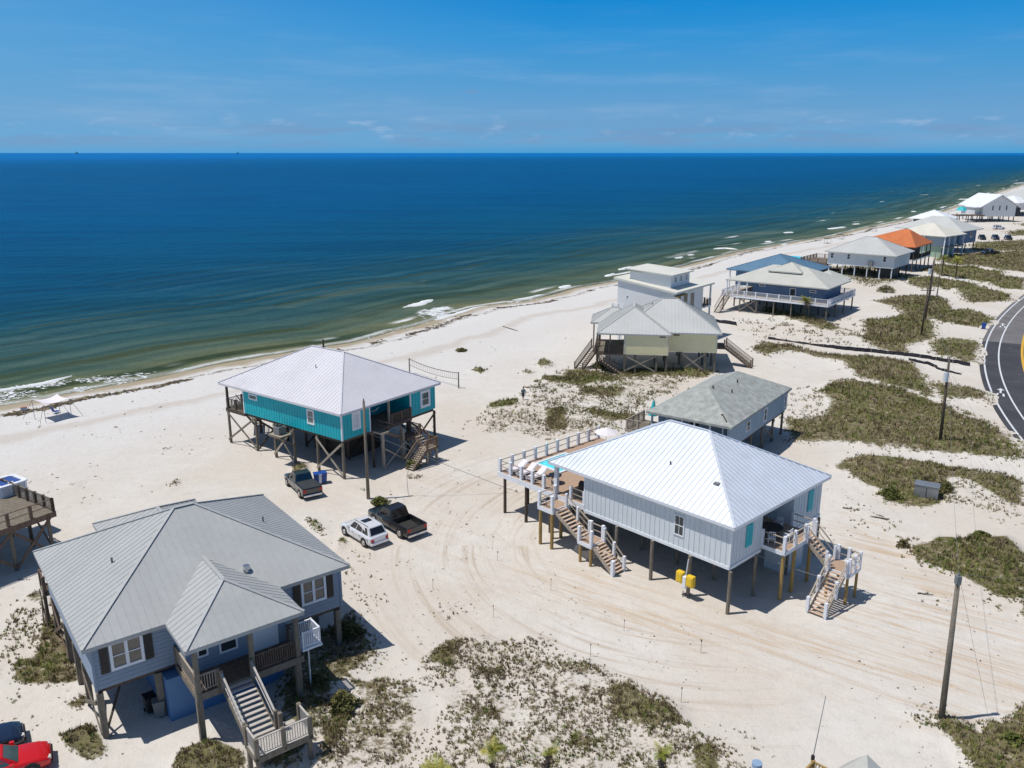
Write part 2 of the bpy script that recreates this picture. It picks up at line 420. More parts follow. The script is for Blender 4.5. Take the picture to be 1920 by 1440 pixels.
# (outline in the photograph, cover 0..1, greenness 0..1, edge softness m)
VEG = [
 (z5((600,440),(700,415),(830,420),(960,440),(1130,470),(1300,530),(1420,590),(1500,640),(1700,720),(1800,790),(1880,870),(1900,940),(1700,930),(1500,900),(1300,880),(1100,850),(900,850),(700,815),(400,815),(350,740),(330,660),(450,670),(600,640),(640,560),(570,490)), .97, .42, 1.5),
 (z5((570,430),(760,420),(700,600),(560,660),(450,660),(330,600),(350,500),(450,440)), .28, .2, 2),
 (z5((110,200),(180,145),(300,160),(450,200),(640,230),(800,240),(1000,260),(1160,290),(1230,340),(1260,420),(1340,520),(1100,450),(950,420),(830,390),(780,340),(700,290),(560,250),(430,220),(330,210),(200,240)), .9, .4, 1.2),
 (z5((1250,400),(1400,430),(1600,450),(1700,500),(1690,560),(1500,530),(1340,530)), .65, .35, 1.5),
 (z5((1500,620),(1700,690),(1850,760),(1920,900),(1920,960),(1780,900),(1600,780)), .6, .6, 2),
 (z4((0,790),(250,750),(450,720),(420,640),(340,600),(120,550),(350,500),(600,480),(850,480),(1000,560),(1060,640),(1000,800),(760,760),(850,860),(820,1000),(600,1080),(400,1090),(200,1070),(0,1010)), .93, .45, 1.5),
 (z4((1000,640),(1200,650),(1460,700),(1560,780),(1540,830),(1350,860),(950,810),(860,720)), .75, .5, 1.5),
 (z4((800,1000),(1000,960),(1180,990),(1400,1010),(1420,1100),(1390,1300),(1150,1290),(1000,1230),(800,1200),(760,1100)), .62, .5, 1.5),
 (z4((500,280),(780,250),(1000,280),(1300,330),(1500,400),(1700,450),(1800,530),(1700,550),(1400,560),(1250,560),(1200,500),(1080,400),(950,420),(880,380),(760,410),(600,370)), .85, .5, 2),
 (z4((600,180),(900,110),(1100,130),(1270,130),(1500,170),(1650,180),(1650,240),(1920,290),(1920,400),(1700,390),(1400,310),(1150,270),(900,240),(780,200)), .95, .65, 2),
 (z4((850,0),(1920,-60),(2300,0),(2300,330),(1920,200),(1700,180),(1520,150),(1270,120),(1180,130),(960,100)), .8, .4, 3),
 (z4((1920,280),(2400,380),(2400,520),(1920,400)), .95, .8, 3),
 (zk((1340,700),(1700,670),(2100,670),(2100,780),(1400,800),(1300,760)), .8, .4, 4),
 (zk((1720,580),(1900,550),(2100,570),(2100,640),(1900,620),(1740,610)), .9, .5, 4),
 (zk((1850,480),(2000,470),(2100,520),(1900,510)), .9, .6, 4),
 (z5c((20,270),(120,210),(300,180),(500,185),(700,210),(950,240),(1100,270),(1300,310),(1500,340),(1728,400),(1728,620),(1600,600),(1400,480),(1200,380),(1050,350),(1060,520),(980,600),(850,620),(650,600),(480,570),(440,480),(280,420),(160,320),(60,310)), .93, .45, 1.0),
 (z5c((1728,400),(2100,500),(2100,800),(1728,650)), .8, .45, 1.0),
 (z5c((1050,380),(1250,400),(1500,560),(1728,600),(1728,760),(1300,720),(980,640)), .32, .35, 1.2),
 (z5c((700,1015),(820,970),(950,930),(1200,940),(1570,920),(1728,1120),(1728,1460),(1500,1440),(1400,1360),(1150,1250),(1040,1200),(880,1170),(780,1080)), .97, .78, .8),
 (z5c((1600,950),(1900,1250),(1950,1800),(1728,1640),(1700,1460)), .97, .7, .8),
 (z5c((600,960),(650,950),(670,1020),(620,1020)), .9, .1, .3),
 (z5c((150,640),(330,680),(450,700),(470,740),(330,720),(180,670)), .35, .1, .3),
 (zbr((1260,1165),(1330,1150),(1450,1200),(1520,1240),(1560,1190),(1700,1180),(1784,1080),(2100,1050),(2300,1500),(1500,1600),(1440,1400),(1400,1350),(1280,1230)), .92, .5, .7),
 (zbr((1050,1100),(1200,1080),(1270,1165),(1400,1350),(1250,1300),(1100,1180)), .35, .3, .7),
 (zbr((1200,540),(1560,380),(1784,520),(1784,680),(1680,620),(1500,470),(1350,370)), .12, .2, 1),
 (zbc((210,270),(380,160),(450,90),(560,90),(700,140),(850,150),(900,230),(1100,290),(1250,380),(1400,470),(1560,540),(1640,620),(1900,680),(1920,900),(200,900),(300,720),(330,560),(350,430),(230,300)), .39, .25, 1.0),
 (zbc((1180,420),(1300,400),(1560,530),(1620,620),(1400,640),(1200,560)), .72, .2, .8),
 (zbc((250,250),(400,130),(470,160),(430,310),(300,320)), .6, .7, .6),
 (zbc((500,300),(700,270),(680,350),(520,360)), .55, .35, .5),
 (zbc((900,290),(1100,290),(1250,390),(1100,340),(1000,310)), .65, .5, .4),
 (zbc((450,500),(700,480),(700,570),(480,590)), .5, .25, .5),
 (zbc((1000,640),(1200,650),(1150,740),(980,740)), .55, .25, .5),
 (zbc((1640,690),(1760,720),(1800,860),(1640,860)), .75, .35, .5),
 (z7((170,300),(500,220),(800,200),(1050,220),(1200,260),(1230,600),(1200,900),(1000,1300),(200,1380),(0,1300),(0,700),(380,600),(360,400)), .46, .3, .6),
 (z7((0,700),(300,640),(380,640),(300,900),(160,1200),(0,1280)), .7, .3, .5),
 (z7((320,250),(800,210),(850,330),(700,480),(450,360),(330,330)), .6, .35, .4),
 (z7((540,520),(760,520),(860,640),(720,700),(540,640)), .6, .3, .4),
 ([(600,1180),(660,1150),(720,1230),(640,1300),(590,1400),(560,1440),(480,1460),(540,1250)], .55, .45, .6),
 (z6((140,900),(340,840),(430,700),(420,560),(560,420),(700,700),(830,1080),(650,1110),(430,1110),(300,1090),(150,1090)), .93, .3, .5),
 (z6((-100,1100),(-100,600),(200,300),(500,300),(430,700),(150,850)), .3, .15, .8),
 (z6((220,280),(380,180),(500,230),(460,300)), .65, .15, .5),
 (z6((670,1340),(860,1230),(940,1240),(850,1370)), .92, .2, .3),
 (zdl((900,430),(1000,380),(1250,220),(1450,300),(1550,520),(1620,690),(1400,760),(1280,790),(1150,640),(1000,560)), .85, .75, .3),
 ([(325,1432),(350,1403),(400,1392),(452,1408),(460,1445),(318,1450)], .93, .5, .3),
 (zmd((110,720),(180,600),(260,560),(480,540),(560,380),(700,300),(850,220),(1000,220),(1300,240),(1700,270),(1900,290),(1900,400),(1700,480),(1550,550),(1400,600),(1300,760),(1000,780),(800,800),(650,800),(450,770),(150,770)), .40, .3, 1.5),
 (zmd((620,350),(740,280),(1000,300),(1300,330),(1000,370),(800,340),(690,330)), .97, .8, .8),
 (zmd((850,225),(1250,260),(1320,320),(900,320)), .75, .6, 1),
 (zmd((1060,540),(1300,590),(1500,600),(1430,670),(1200,650),(1080,600)), .95, .3, .8),
 (zmd((960,380),(1400,400),(1300,480),(1000,440)), .7, .3, 1),
 (zmd((700,560),(880,560),(900,700),(780,770),(700,680)), .75, .4, .8),
 (zmd((230,545),(350,485),(480,480),(470,530),(300,560)), .97, .9, .6),
 (zmd((100,245),(160,220),(230,240),(200,265)), .97, .8, .5),
 (zmd((630,200),(700,165),(765,195),(700,222)), .97, .8, .5),
 (zmd((500,255),(570,240),(620,265),(560,280)), .6, .5, .5),
 ([(1165,692),(1340,697),(1330,709),(1160,705)], .85, .7, 1),
 (zg((590,850),(700,800),(950,860),(1300,930),(1550,1050),(1700,1097),(1350,1097),(1000,960),(850,900)), .85, .6, 1.5),
 (zg((450,930),(1000,950),(1500,1100),(1500,1180),(900,1150),(480,1097)), .18, .3, 2),
 ([(1480,600),(1560,590),(1630,610),(1600,640),(1520,640)], .2, .3, 2),
 ([(1585,625),(1700,640),(1720,668),(1640,655)], .6, .3, 1.5),
 (zca((190,790),(300,830),(400,900),(460,1000),(380,1020),(250,880)), .6, .5, .4),
 (zca((510,1100),(620,1040),(700,1080),(560,1150)), .5, .5, .3),
 (zca((700,480),(820,480),(1000,520),(900,560),(700,520)), .35, .4, .5),
 (zca((1230,430),(1500,460),(1560,600),(1400,560),(1240,490)), .22, .3, .6),
 (zca((1350,320),(1500,320),(1500,360),(1360,360)), .6, .3, .4),
 (zca((40,210),(190,190),(200,280),(60,300)), .93, .4, .4),
 ([(1690,1010),(1720,1000),(1760,1075),(1740,1110),(1700,1050)], .3, .1, .6),
 ([(1590,945),(1640,950),(1690,965),(1680,1000),(1600,985)], .14, .2, .6),
 ([(118,915),(132,906),(150,906),(140,914)], .6, .6, .5), ([(318,910),(330,902),(338,908),(322,914)], .6, .6, .5),
 ([(740,1180),(880,1100),(960,1180),(820,1230)], .05, .3, 1),
 ([(600,1010),(780,1060),(700,1180),(640,1100)], .07, .3, 1),
 ([(1500,500),(1640,540),(1720,520),(1640,500)], .5, .4, 2),
 (z5((0,0),(500,30),(900,150),(700,190),(250,150),(0,60)), .16, .3, 2),
 ([(0,1290),(170,1300),(180,1340),(0,1350)], .06, .3, 1),
]
VEGW = [(np.array([up(x, y) for x, y in poly]), c * (.93 if c > .88 else 1), g, s) for poly, c, g, s in VEG]

def inside_soft(P, X, Y, soft):
    """1 inside the outline, fading to 0 over soft metres either side of it"""
    ins = np.zeros(X.shape, bool); best = np.full(X.shape, 1e9)
    n = len(P)
    for i in range(n):
        ax, ay = P[i]; bx, by = P[(i + 1) % n]
        dx, dy = bx - ax, by - ay
        c = ((ay > Y) != (by > Y)) & (X < dx * (Y - ay) / (dy if abs(dy) > 1e-9 else 1e-9) + ax)
        ins ^= c
        t = np.clip(((X - ax) * dx + (Y - ay) * dy) / (dx * dx + dy * dy + 1e-9), 0, 1)
        best = np.minimum(best, (X - ax - t * dx) ** 2 + (Y - ay - t * dy) ** 2)
    d = np.sqrt(best) * np.where(ins, 1, -1)
    return np.clip(0.5 + d / (2 * soft), 0, 1)

def cover(X, Y):
    c = np.zeros(X.shape); g = np.zeros(X.shape); w = np.zeros(X.shape)
    for P, cc, gg, s in VEGW:
        m = (X > P[:, 0].min() - s) & (X < P[:, 0].max() + s) & (Y > P[:, 1].min() - s) & (Y < P[:, 1].max() + s)
        if not m.any(): continue
        f = inside_soft(P, X[m], Y[m], s)
        c[m] = np.maximum(c[m], f * cc); g[m] += f * gg * cc; w[m] += f * cc
    return c, g / np.maximum(w, 1e-6)

def height(X, Y, c, d=None):
    """dune relief (only where plants hold the sand) and the fall of the beach to the water"""
    if d is None: d, _ = shore_coords(X, Y)
    z = np.clip(c * 1.6, 0, 1) * (fbm(X, Y, 6.0, 3, 5) * 1.0 - 0.25 + (fbm(X, Y, 1.8, 2, 15) - .5) * 0.45)
    z = z + (fbm(X, Y, 3.0, 3, 9) - 0.5) * 0.07
    fall = np.clip(d, -60, 9) / 9.0
    z = np.where(d < 9, z * np.clip(d / 9, 0, 1) + WATER_Z * (1 - np.clip(fall, 0, 1)) + np.minimum(d, 0) * 0.03, z)
    return z

def set_attr(me, name, arr):
    a = me.attributes.new(name, 'FLOAT', 'POINT'); a.data.foreach_set('value', np.asarray(arr, np.float32).ravel())

def grid_object(name, X, Y, Z, mat, attrs):
    nr, nc = X.shape
    me = bpy.data.meshes.new(name)
    co = np.stack([X, Y, Z], -1).reshape(-1, 3).astype(np.float32)
    idx = np.arange(nr * nc).reshape(nr, nc)
    q = np.stack([idx[:-1, :-1], idx[:-1, 1:], idx[1:, 1:], idx[1:, :-1]], -1).reshape(-1, 4)
    me.vertices.add(len(co)); me.vertices.foreach_set('co', co.ravel())
    me.loops.add(q.size); me.loops.foreach_set('vertex_index', q.ravel().astype(np.int32))
    me.polygons.add(len(q)); me.polygons.foreach_set('loop_start', (np.arange(len(q)) * 4).astype(np.int32))
    me.polygons.foreach_set('use_smooth', np.ones(len(q), bool))
    me.update(); me.validate()
    for k, v in attrs.items(): set_attr(me, k, v)
    me.materials.append(mat)
    o = bpy.data.objects.new(name, me); COL.objects.link(o)
    return o

# ------------------------------------------------------------------ sand material
def sand_material():
    t = NT('sand')
    v = t.coord('Object')
    veg = t.attr('veg'); grn = t.attr('green'); sh = t.attr('shore'); trk = t.attr('track')
    n1 = t.noise(v, 0.06, 5, 0.6); n2 = t.noise(v, 0.7, 5, 0.65); n3 = t.noise(v, 5.0, 4, 0.7)
    base = t.mix(t.rng(n1, 0.35, 0.65), (0.575, 0.52, 0.45), (0.63, 0.60, 0.55))
    base = t.mix(t.rng(n2, 0.35, 0.7, 0, 0.45), base, (0.53, 0.495, 0.445))
    # open beach is whiter than the driven lots
    base = t.mix(t.rng(sh, 12, 45, 0.75, 0.0), base, (0.60, 0.595, 0.585))
    # vehicle tracks: long bands that run with the lane
    tv = t.coord('Object', scale=(0.13, 1.9, 1), rot=(0, 0, math.radians(TRK)))
    b1 = t.noise(tv, 0.9, 5, 0.65, 0.6)
    base = t.mix(t.math('MULTIPLY', trk, t.rng(b1, 0.44, 0.68, 0, .9)), base, (0.50, 0.385, 0.27))
    base = t.mix(t.math('MULTIPLY', trk, t.rng(t.noise(tv, 2.6, 4, 0.7), 0.55, 0.75, 0, 0.5)), base, (0.40, 0.315, 0.235))
    for ang_, msk in ((-35, trk), (28, t.rng(t.noise(v, .035, 2), .52, .6, 0, .5)), (70, t.rng(t.noise(v, .045, 2), .56, .64, 0, .45))):
        rv = t.coord('Object', scale=(0.035, 2.6, 1), rot=(0, 0, math.radians(ang_)))
        rut = t.rng(t.noise(rv, 1.0, 3, 0.55, 0.35), 0.60, 0.68)
        base = t.mix(t.math('MULTIPLY', t.math('MULTIPLY', rut, msk), t.rng(sh, 14, 30, 0, .4)), base, (0.40, 0.345, 0.28))
    # wheel tracks bending round the white house
    sub = t.n.new('ShaderNodeVectorMath'); sub.operation = 'SUBTRACT'; t.l.new(v, sub.inputs[0]); sub.inputs[1].default_value = (13.5, 60.5, 0)
    sp3 = t.n.new('ShaderNodeSeparateXYZ'); t.l.new(sub.outputs[0], sp3.inputs[0])
    rr_ = t.math('SQRT', t.math('ADD', t.math('POWER', sp3.outputs[0], 2.0), t.math('POWER', sp3.outputs[1], 2.0)))
    aa_ = t.math('ARCTAN2', sp3.outputs[1], sp3.outputs[0])
    cb3 = t.n.new('ShaderNodeCombineXYZ'); t.l.new(t.math('MULTIPLY', rr_, 1.7), cb3.inputs[0]); t.l.new(t.math('MULTIPLY', aa_, 1.4), cb3.inputs[1])
    cur = t.rng(t.noise(cb3.outputs[0], 1.0, 5, 0.65, 0.25), 0.50, 0.68)
    cm = t.math('MULTIPLY', t.math('MULTIPLY', t.rng(rr_, 10, 13), t.rng(rr_, 20, 30, 1, 0)), t.rng(sp3.outputs[0], 6, -4))
    base = t.mix(t.math('MULTIPLY', t.math('MULTIPLY', cur, cm), 0.7), base, (0.44, 0.36, 0.275))
    mo = t.noise(v, 1.3, 6, 0.8)
    base = t.mix(t.rng(mo, 0.50, 0.72, 0, 0.42), base, (0.42, 0.39, 0.345))
    # small debris: scattered darker flecks
    sp = t.noise(v, 2.2, 4, 0.8)
    base = t.mix(t.rng(sp, 0.66, 0.76, 0, 0.35), base, (0.27, 0.24, 0.19))
    # plant litter and roots between the stems
    vn = t.math('ADD', t.math('MULTIPLY', t.noise(v, 1.5, 6, 0.75), 0.65), t.math('MULTIPLY', n3, 0.35))
    th = t.math('SUBTRACT', 0.80, t.math('MULTIPLY', veg, 0.72))
    litter = t.rng(t.math('SUBTRACT', vn, th), -0.03, 0.09)
    lc = t.mix(t.rng(t.noise(v, 0.35, 4, 0.6), 0.35, 0.65), (0.21, 0.165, 0.105), (0.15, 0.145, 0.06))
    lc = t.mix(t.math('MULTIPLY', grn, .6), lc, t.mix(n3, (0.09, 0.10, 0.03), (0.19, 0.18, 0.075)))
    lc = t.mix(t.rng(t.noise(v, 4.0, 5, .8), .45, .62), lc, (0.075, 0.06, 0.04))
    lc = t.mix(t.rng(t.noise(v, 2.0, 6, .8), .53, .66), lc, (0.42, 0.37, 0.28))
    base = t.mix(t.math('MULTIPLY', litter, t.rng(veg, 0.02, 0.12)), base, lc)
    # wrack line and damp sand along the water
    sn = t.math('ADD', sh, t.math('MULTIPLY', t.math('SUBTRACT', t.noise(v, 0.12, 5, 0.7), 0.5), 7.0))
    base = t.mix(t.rng(sn, 1.0, 4.2, 1.0, 0.0), base, (0.345, 0.29, 0.205))
    wr = t.math('MULTIPLY', t.rng(sn, 4.0, 4.9), t.rng(sn, 5.2, 6.3, 1, 0))
    base = t.mix(t.math('MULTIPLY', wr, t.rng(t.noise(v, 0.8, 5, 0.8), 0.42, 0.6)), base, (0.13, 0.10, 0.07))
    wr2 = t.math('MULTIPLY', t.rng(sn, 14.0, 15.5), t.rng(sn, 16.0, 18.5, 1, 0))
    base = t.mix(t.math('MULTIPLY', wr2, 0.4), base, (0.42, 0.35, 0.27))
    fine = t.math('ADD', t.math('MULTIPLY', t.noise(v, 1.6, 5, 0.75), 0.7), t.math('MULTIPLY', n3, 0.3))
    t.bump(fine, 0.75, 0.16)
    return t.set(Base_Color=base, Roughness=0.95, Specular_IOR_Level=0.15)
M['sand'] = sand_material()

nr, nc = 900, 860
yy = -8 + 34 * (np.exp(np.linspace(0, math.log(4200 / 34), nr)) - 1)
uu = np.linspace(-0.95, 1.12, nc)
Yg = np.repeat(yy[:, None], nc, 1)
Xg = uu[None, :] * (Yg * 1.0 + 34)
dS, sS = shore_coords(Xg, Yg)
cV, gV = cover(Xg, Yg)
Zg = height(Xg, Yg, cV, dS)
TRACK = [(np.array([up(x, y) for x, y in p]), s) for p, s in [
    ([(1180,1080),(1300,1150),(1500,1180),(1640,1090),(1560,1000),(1600,960),(1720,1030),(1800,1100),(1920,1190),(2000,1300),(1920,1380),(1700,1330),(1500,1270),(1200,1180),(900,1080)], 2.0),
    ([(600,930),(900,820),(960,930),(1000,1060),(1150,1110),(900,1120),(700,1040)], 4.0)]]
tr = inside_soft(TRACK[0][0], Xg, Yg, 2.5) + 0.3 * inside_soft(TRACK[1][0], Xg, Yg, 4)
ground = grid_object('sand_ground', Xg, Yg, Zg, M['sand'], dict(veg=cV, green=gV, shore=dS, track=tr))
tag(ground, kind='structure', label='white sand of the beach and house lots')

# ------------------------------------------------------------------ sea
def sea_material():
    t = NT('sea_water')
    d = t.attr('off'); s = t.attr('along')
    cmb = t.n.new('ShaderNodeCombineXYZ'); t.l.new(s, cmb.inputs[0]); t.l.new(d, cmb.inputs[1])
    def st(sx_, sy_, loc=0):
        m = t.n.new('ShaderNodeMapping'); m.inputs['Scale'].default_value = (sx_, sy_, 1); m.inputs['Location'].default_value = (loc, loc, 0)
        t.l.new(cmb.outputs[0], m.inputs[0]); return m.outputs[0]
    v = t.coord('Object')
    warp = t.math('MULTIPLY', t.math('SUBTRACT', t.noise(st(0.012, 0.03), 1.0, 5, 0.6), 0.5), 46.0)
    dn = t.math('ADD', d, t.math('MULTIPLY', warp, t.rng(d, 2, 60, 0.1, 1.0)))
    ramp = t.n.new('ShaderNodeValToRGB')
    t.l.new(t.math('MULTIPLY', dn, 1 / 400.0), ramp.inputs[0])
    st_ = [(0.0, (0.22, 0.20, 0.12)), (0.008, (0.15, 0.155, 0.08)), (0.03, (0.080, 0.112, 0.070)), (0.065, (0.042, 0.092, 0.085)),
           (0.12, (0.014, 0.080, 0.112)), (0.24, (0.003, 0.074, 0.152)), (0.6, (0.0, 0.076, 0.19)), (1.0, (0.0, 0.080, 0.21))]
    e = ramp.color_ramp.elements
    while len(e) < len(st_): e.new(0.5)
    for a, (p, c) in zip(e, st_): a.position = p; a.color = (*c, 1)
    col = ramp.outputs[0]
    # swell lines near the shore and wind streaks further out
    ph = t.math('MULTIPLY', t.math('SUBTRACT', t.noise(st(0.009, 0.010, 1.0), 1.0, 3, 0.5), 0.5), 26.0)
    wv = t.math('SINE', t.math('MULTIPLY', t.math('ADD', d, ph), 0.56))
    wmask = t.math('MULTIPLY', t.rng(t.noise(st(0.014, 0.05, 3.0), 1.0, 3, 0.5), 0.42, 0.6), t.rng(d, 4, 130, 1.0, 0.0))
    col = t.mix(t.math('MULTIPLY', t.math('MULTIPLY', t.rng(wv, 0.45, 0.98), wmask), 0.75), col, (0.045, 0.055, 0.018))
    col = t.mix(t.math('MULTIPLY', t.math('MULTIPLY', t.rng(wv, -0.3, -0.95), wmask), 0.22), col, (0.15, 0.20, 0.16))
    wv2 = t.math('SINE', t.math('MULTIPLY', t.math('ADD', d, t.math('MULTIPLY', ph, 1.4)), 0.9))
    col = t.mix(t.math('MULTIPLY', t.rng(wv2, 0.1, 1.0), t.rng(d, 60, 700, 0.5, 0.0)), col, t.mix(1.0, col, (0.45, 0.62, 0.72), 'MULTIPLY'))
    sw = t.noise(st(0.010, 0.16), 1.0, 5, 0.6, 0.4)
    col = t.mix(t.math('MULTIPLY', t.rng(sw, 0.5, 0.68), t.rng(d, 5, 130, 0.55, 0.0)), col, (0.022, 0.05, 0.03))
    pale = t.noise(st(0.012, 0.10, 4.0), 1.0, 5, 0.6, 0.5)
    col = t.mix(t.math('MULTIPLY', t.rng(pale, 0.52, 0.7), t.rng(d, 6, 80, 0.6, 0.0)), col, (0.13, 0.165, 0.12))
    v2 = t.coord('Object', scale=(0.012, 0.075, 1), rot=(0, 0, math.radians(4)))
    col = t.mix(t.rng(t.noise(v2, 1.0, 6, 0.65), 0.40, 0.62, 0, 0.75), col, t.mix(1.0, col, (0.5, 0.70, 0.78), 'MULTIPLY'))
    v3 = t.coord('Object', scale=(0.0012, 0.0045, 1))
    col = t.mix(t.rng(t.noise(v3, 1.0, 4, 0.6), 0.4, 0.7, 0, 0.5), col, t.mix(1.0, col, (0.9, 1.15, 1.1), 'MULTIPLY'))
    # open water is a clearer blue
    col = t.mix(t.rng(d, 700, 6000), col, (0.0, 0.125, 0.37))
    y = t.n.new('ShaderNodeSeparateXYZ'); t.l.new(v, y.inputs[0])
    # foam: broken lines of the last waves and the swash edge
    fb = t.noise(st(0.05, 0.5, 2.0), 1.0, 6, 0.75)
    edge = t.math('ADD', d, t.math('MULTIPLY', t.math('SUBTRACT', t.noise(st(0.06, 0.02), 1.0, 4, 0.6), 0.5), 4.0))
    f1 = t.math('MULTIPLY', t.rng(edge, 0.3, 1.3), t.rng(edge, 1.6, 2.8, 1, 0))
    f2 = t.math('MULTIPLY', t.rng(edge, 4.4, 5.0), t.rng(edge, 5.3, 6.8, 1, 0))
    f2 = t.math('MULTIPLY', f2, t.rng(t.noise(st(0.028, 0.0, 7.0), 1.0, 2, 0.5), 0.52, 0.6))
    f3 = t.math('MULTIPLY', t.rng(edge, 1.5, 5.0, 1, 0), t.rng(fb, 0.60, 0.74, 0, 0.5))
    far = t.rng(s, 420, 700)
    f4 = t.math('MULTIPLY', t.math('MULTIPLY', t.rng(d, 8, 14), t.rng(d, 30, 70, 1, 0)), t.math('MULTIPLY', far, t.rng(t.noise(st(0.02, 0.11, 5.0), 1.0, 3, 0.6), 0.64, 0.72)))
    foam = t.math('MAXIMUM', t.math('MAXIMUM', t.math('MULTIPLY', f1, t.rng(fb, 0.40, 0.62, 0.15, 0.85)), f2), t.math('MAXIMUM', f3, t.math('MULTIPLY', f4, 0.8)))
    col = t.mix(foam, col, (0.66, 0.68, 0.68))
    w1 = t.noise(t.coord('Object', scale=(0.10, 0.28, 1)), 1.0, 4, 0.6)
    w2 = t.noise(t.coord('Object', scale=(0.7, 1.6, 1)), 1.0, 4, 0.65)
    h = t.math('ADD', t.math('MULTIPLY', w1, 1.3), t.math('MULTIPLY', w2, 0.25))
    t.bump(h, 1.0, 1.3)
    return t.set(Base_Color=col, Roughness=t.math('ADD', 0.32, t.math('MULTIPLY', foam, 0.5)), Specular_IOR_Level=0.02, IOR=1.2)
M['sea'] = sea_material()
nr2, nc2 = 620, 620
y2 = 20 + 60 * (np.exp(np.linspace(0, math.log(60000 / 60), nr2)) - 1)
u2 = np.linspace(-1.5, 1.25, nc2)
Ys = np.repeat(y2[:, None], nc2, 1); Xs = u2[None, :] * (Ys + 90)
dW, sW = shore_coords(Xs, Ys)
off = -dW
keep = off > -4
Zs = np.where(keep, WATER_Z, WATER_Z - 3.0)
sea = grid_object('sea', Xs, Ys, np.full_like(Xs, WATER_Z), M['sea'], dict(off=off, along=sW))
# the sheet reaches a few metres under the sand and stops there
bmv = keep.ravel()
import bmesh
bm = bmesh.new(); bm.from_mesh(sea.data); bm.verts.ensure_lookup_table()
bmesh.ops.delete(bm, geom=[bm.verts[i] for i in np.nonzero(~bmv)[0]], context='VERTS')
bm.to_mesh(sea.data); bm.free()
tag(sea, kind='structure', label='blue sea turning green along the beach')
# ------------------------------------------------------------------ building kit
RIB_SIZE = (0.045, 0.045)
def clip_line(poly2, x):
    """w-range of the vertical line t=x inside a convex 2-D outline"""
    ws = []
    n = len(poly2)
    for i in range(n):
        (a, b), (c, d) = poly2[i], poly2[(i + 1) % n]
        if (a - x) * (c - x) < 0: ws.append(b + (d - b) * (x - a) / (c - a))
    return (min(ws), max(ws)) if len(ws) >= 2 else None

def ribs(mb, poly, spacing, w=0.045, h=0.045):
    w, h = RIB_SIZE
    """standing seams running up a roof plane whose first edge is the eave"""
    P = [Vector(p) for p in poly]
    e = (P[1] - P[0]).normalized(); n = (P[1] - P[0]).cross(P[2] - P[0]).normalized()
    if n.z < 0: n = -n
    s = n.cross(e).normalized()
    if s.z < 0: s = -s
    p2 = [((p - P[0]).dot(e), (p - P[0]).dot(s)) for p in P]
    t0 = min(a for a, _ in p2); t1 = max(a for a, _ in p2)
    k = t0 + spacing * 0.5
    while k < t1:
        r = clip_line(p2, k)
        if r and r[1] - r[0] > 0.3:
            a = P[0] + e * k + s * (r[0] + 0.01) + n * (h * 0.4); b = P[0] + e * k + s * (r[1] - 0.05) + n * (h * 0.4)
            mb.beam(a, b, w, h, n)
        k += spacing

def hip_roof(name, mat, parent, x0, x1, y0, y1, ze, zr, rib=0.0, axis=None, gable=(False, False), fascia=0.22, caps=True, soff=0.0, rext=(None, None), seam=None):
    """hip roof on a rectangle; axis 'x' or 'y' is the ridge direction; gable=(low end, high end)"""
    mb = MB()
    W, L = x1 - x0, y1 - y0
    axis = axis or ('x' if W > L else 'y')
    if axis == 'x':
        h = L / 2; ym = (y0 + y1) / 2
        ra = Vector((x0 + (0 if gable[0] else h), ym, zr)); rb = Vector((x1 - (0 if gable[1] else h), ym, zr))
        if rext[0] is not None: ra.x = rext[0]
        if rext[1] is not None: rb.x = rext[1]
    else:
        h = W / 2; xm = (x0 + x1) / 2
        ra = Vector((xm, y0 + (0 if gable[0] else h), zr)); rb = Vector((xm, y1 - (0 if gable[1] else h), zr))
        if rext[0] is not None: ra.y = rext[0]
        if rext[1] is not None: rb.y = rext[1]
    c = [Vector((x0, y0, ze)), Vector((x1, y0, ze)), Vector((x1, y1, ze)), Vector((x0, y1, ze))]
    if axis == 'x':
        planes = [[c[0], c[1], rb, ra], [c[1], c[2], rb], [c[2], c[3], ra, rb], [c[3], c[0], ra]]
    else:
        planes = [[c[0], c[1], ra], [c[1], c[2], rb, ra], [c[2], c[3], rb], [c[3], c[0], ra, rb]]
    for p in planes: mb.face(p)
    zb = ze - fascia
    b = [Vector((v.x, v.y, zb)) for v in c]
    for i in range(4):
        mb.face([b[i], b[(i + 1) % 4], c[(i + 1) % 4], c[i]])
    mb.face([Vector((v.x, v.y, zb + soff)) for v in b][::-1])
    o = mb.build(name, mat, parent)
    if rib:
        rb_ = MB()
        for p in planes:
            ribs(rb_, p, rib)
        if caps:
            rb_.beam(ra + Vector((0, 0, .03)), rb + Vector((0, 0, .03)), 0.22, 0.05)
            ends = [(c[0], ra), (c[3], ra), (c[1], rb), (c[2], rb)] if axis == 'x' else [(c[0], ra), (c[1], ra), (c[2], rb), (c[3], rb)]
            for p, q in ends:
                rb_.beam(p + Vector((0, 0, .03)), q + Vector((0, 0, .03)), 0.18, 0.05)
        rb_.build('seam', seam or mat, o)
    return o

def fbox(mb, face, c, a0, a1, z0, z1, d0, d1):
    """box on a wall that faces -x ('x') or -y ('y'); d is the distance out of the wall"""
    if face == 'x': mb.box(c - d1, c - d0, a0, a1, z0, z1)
    else: mb.box(a0, a1, c - d1, c - d0, z0, z1)

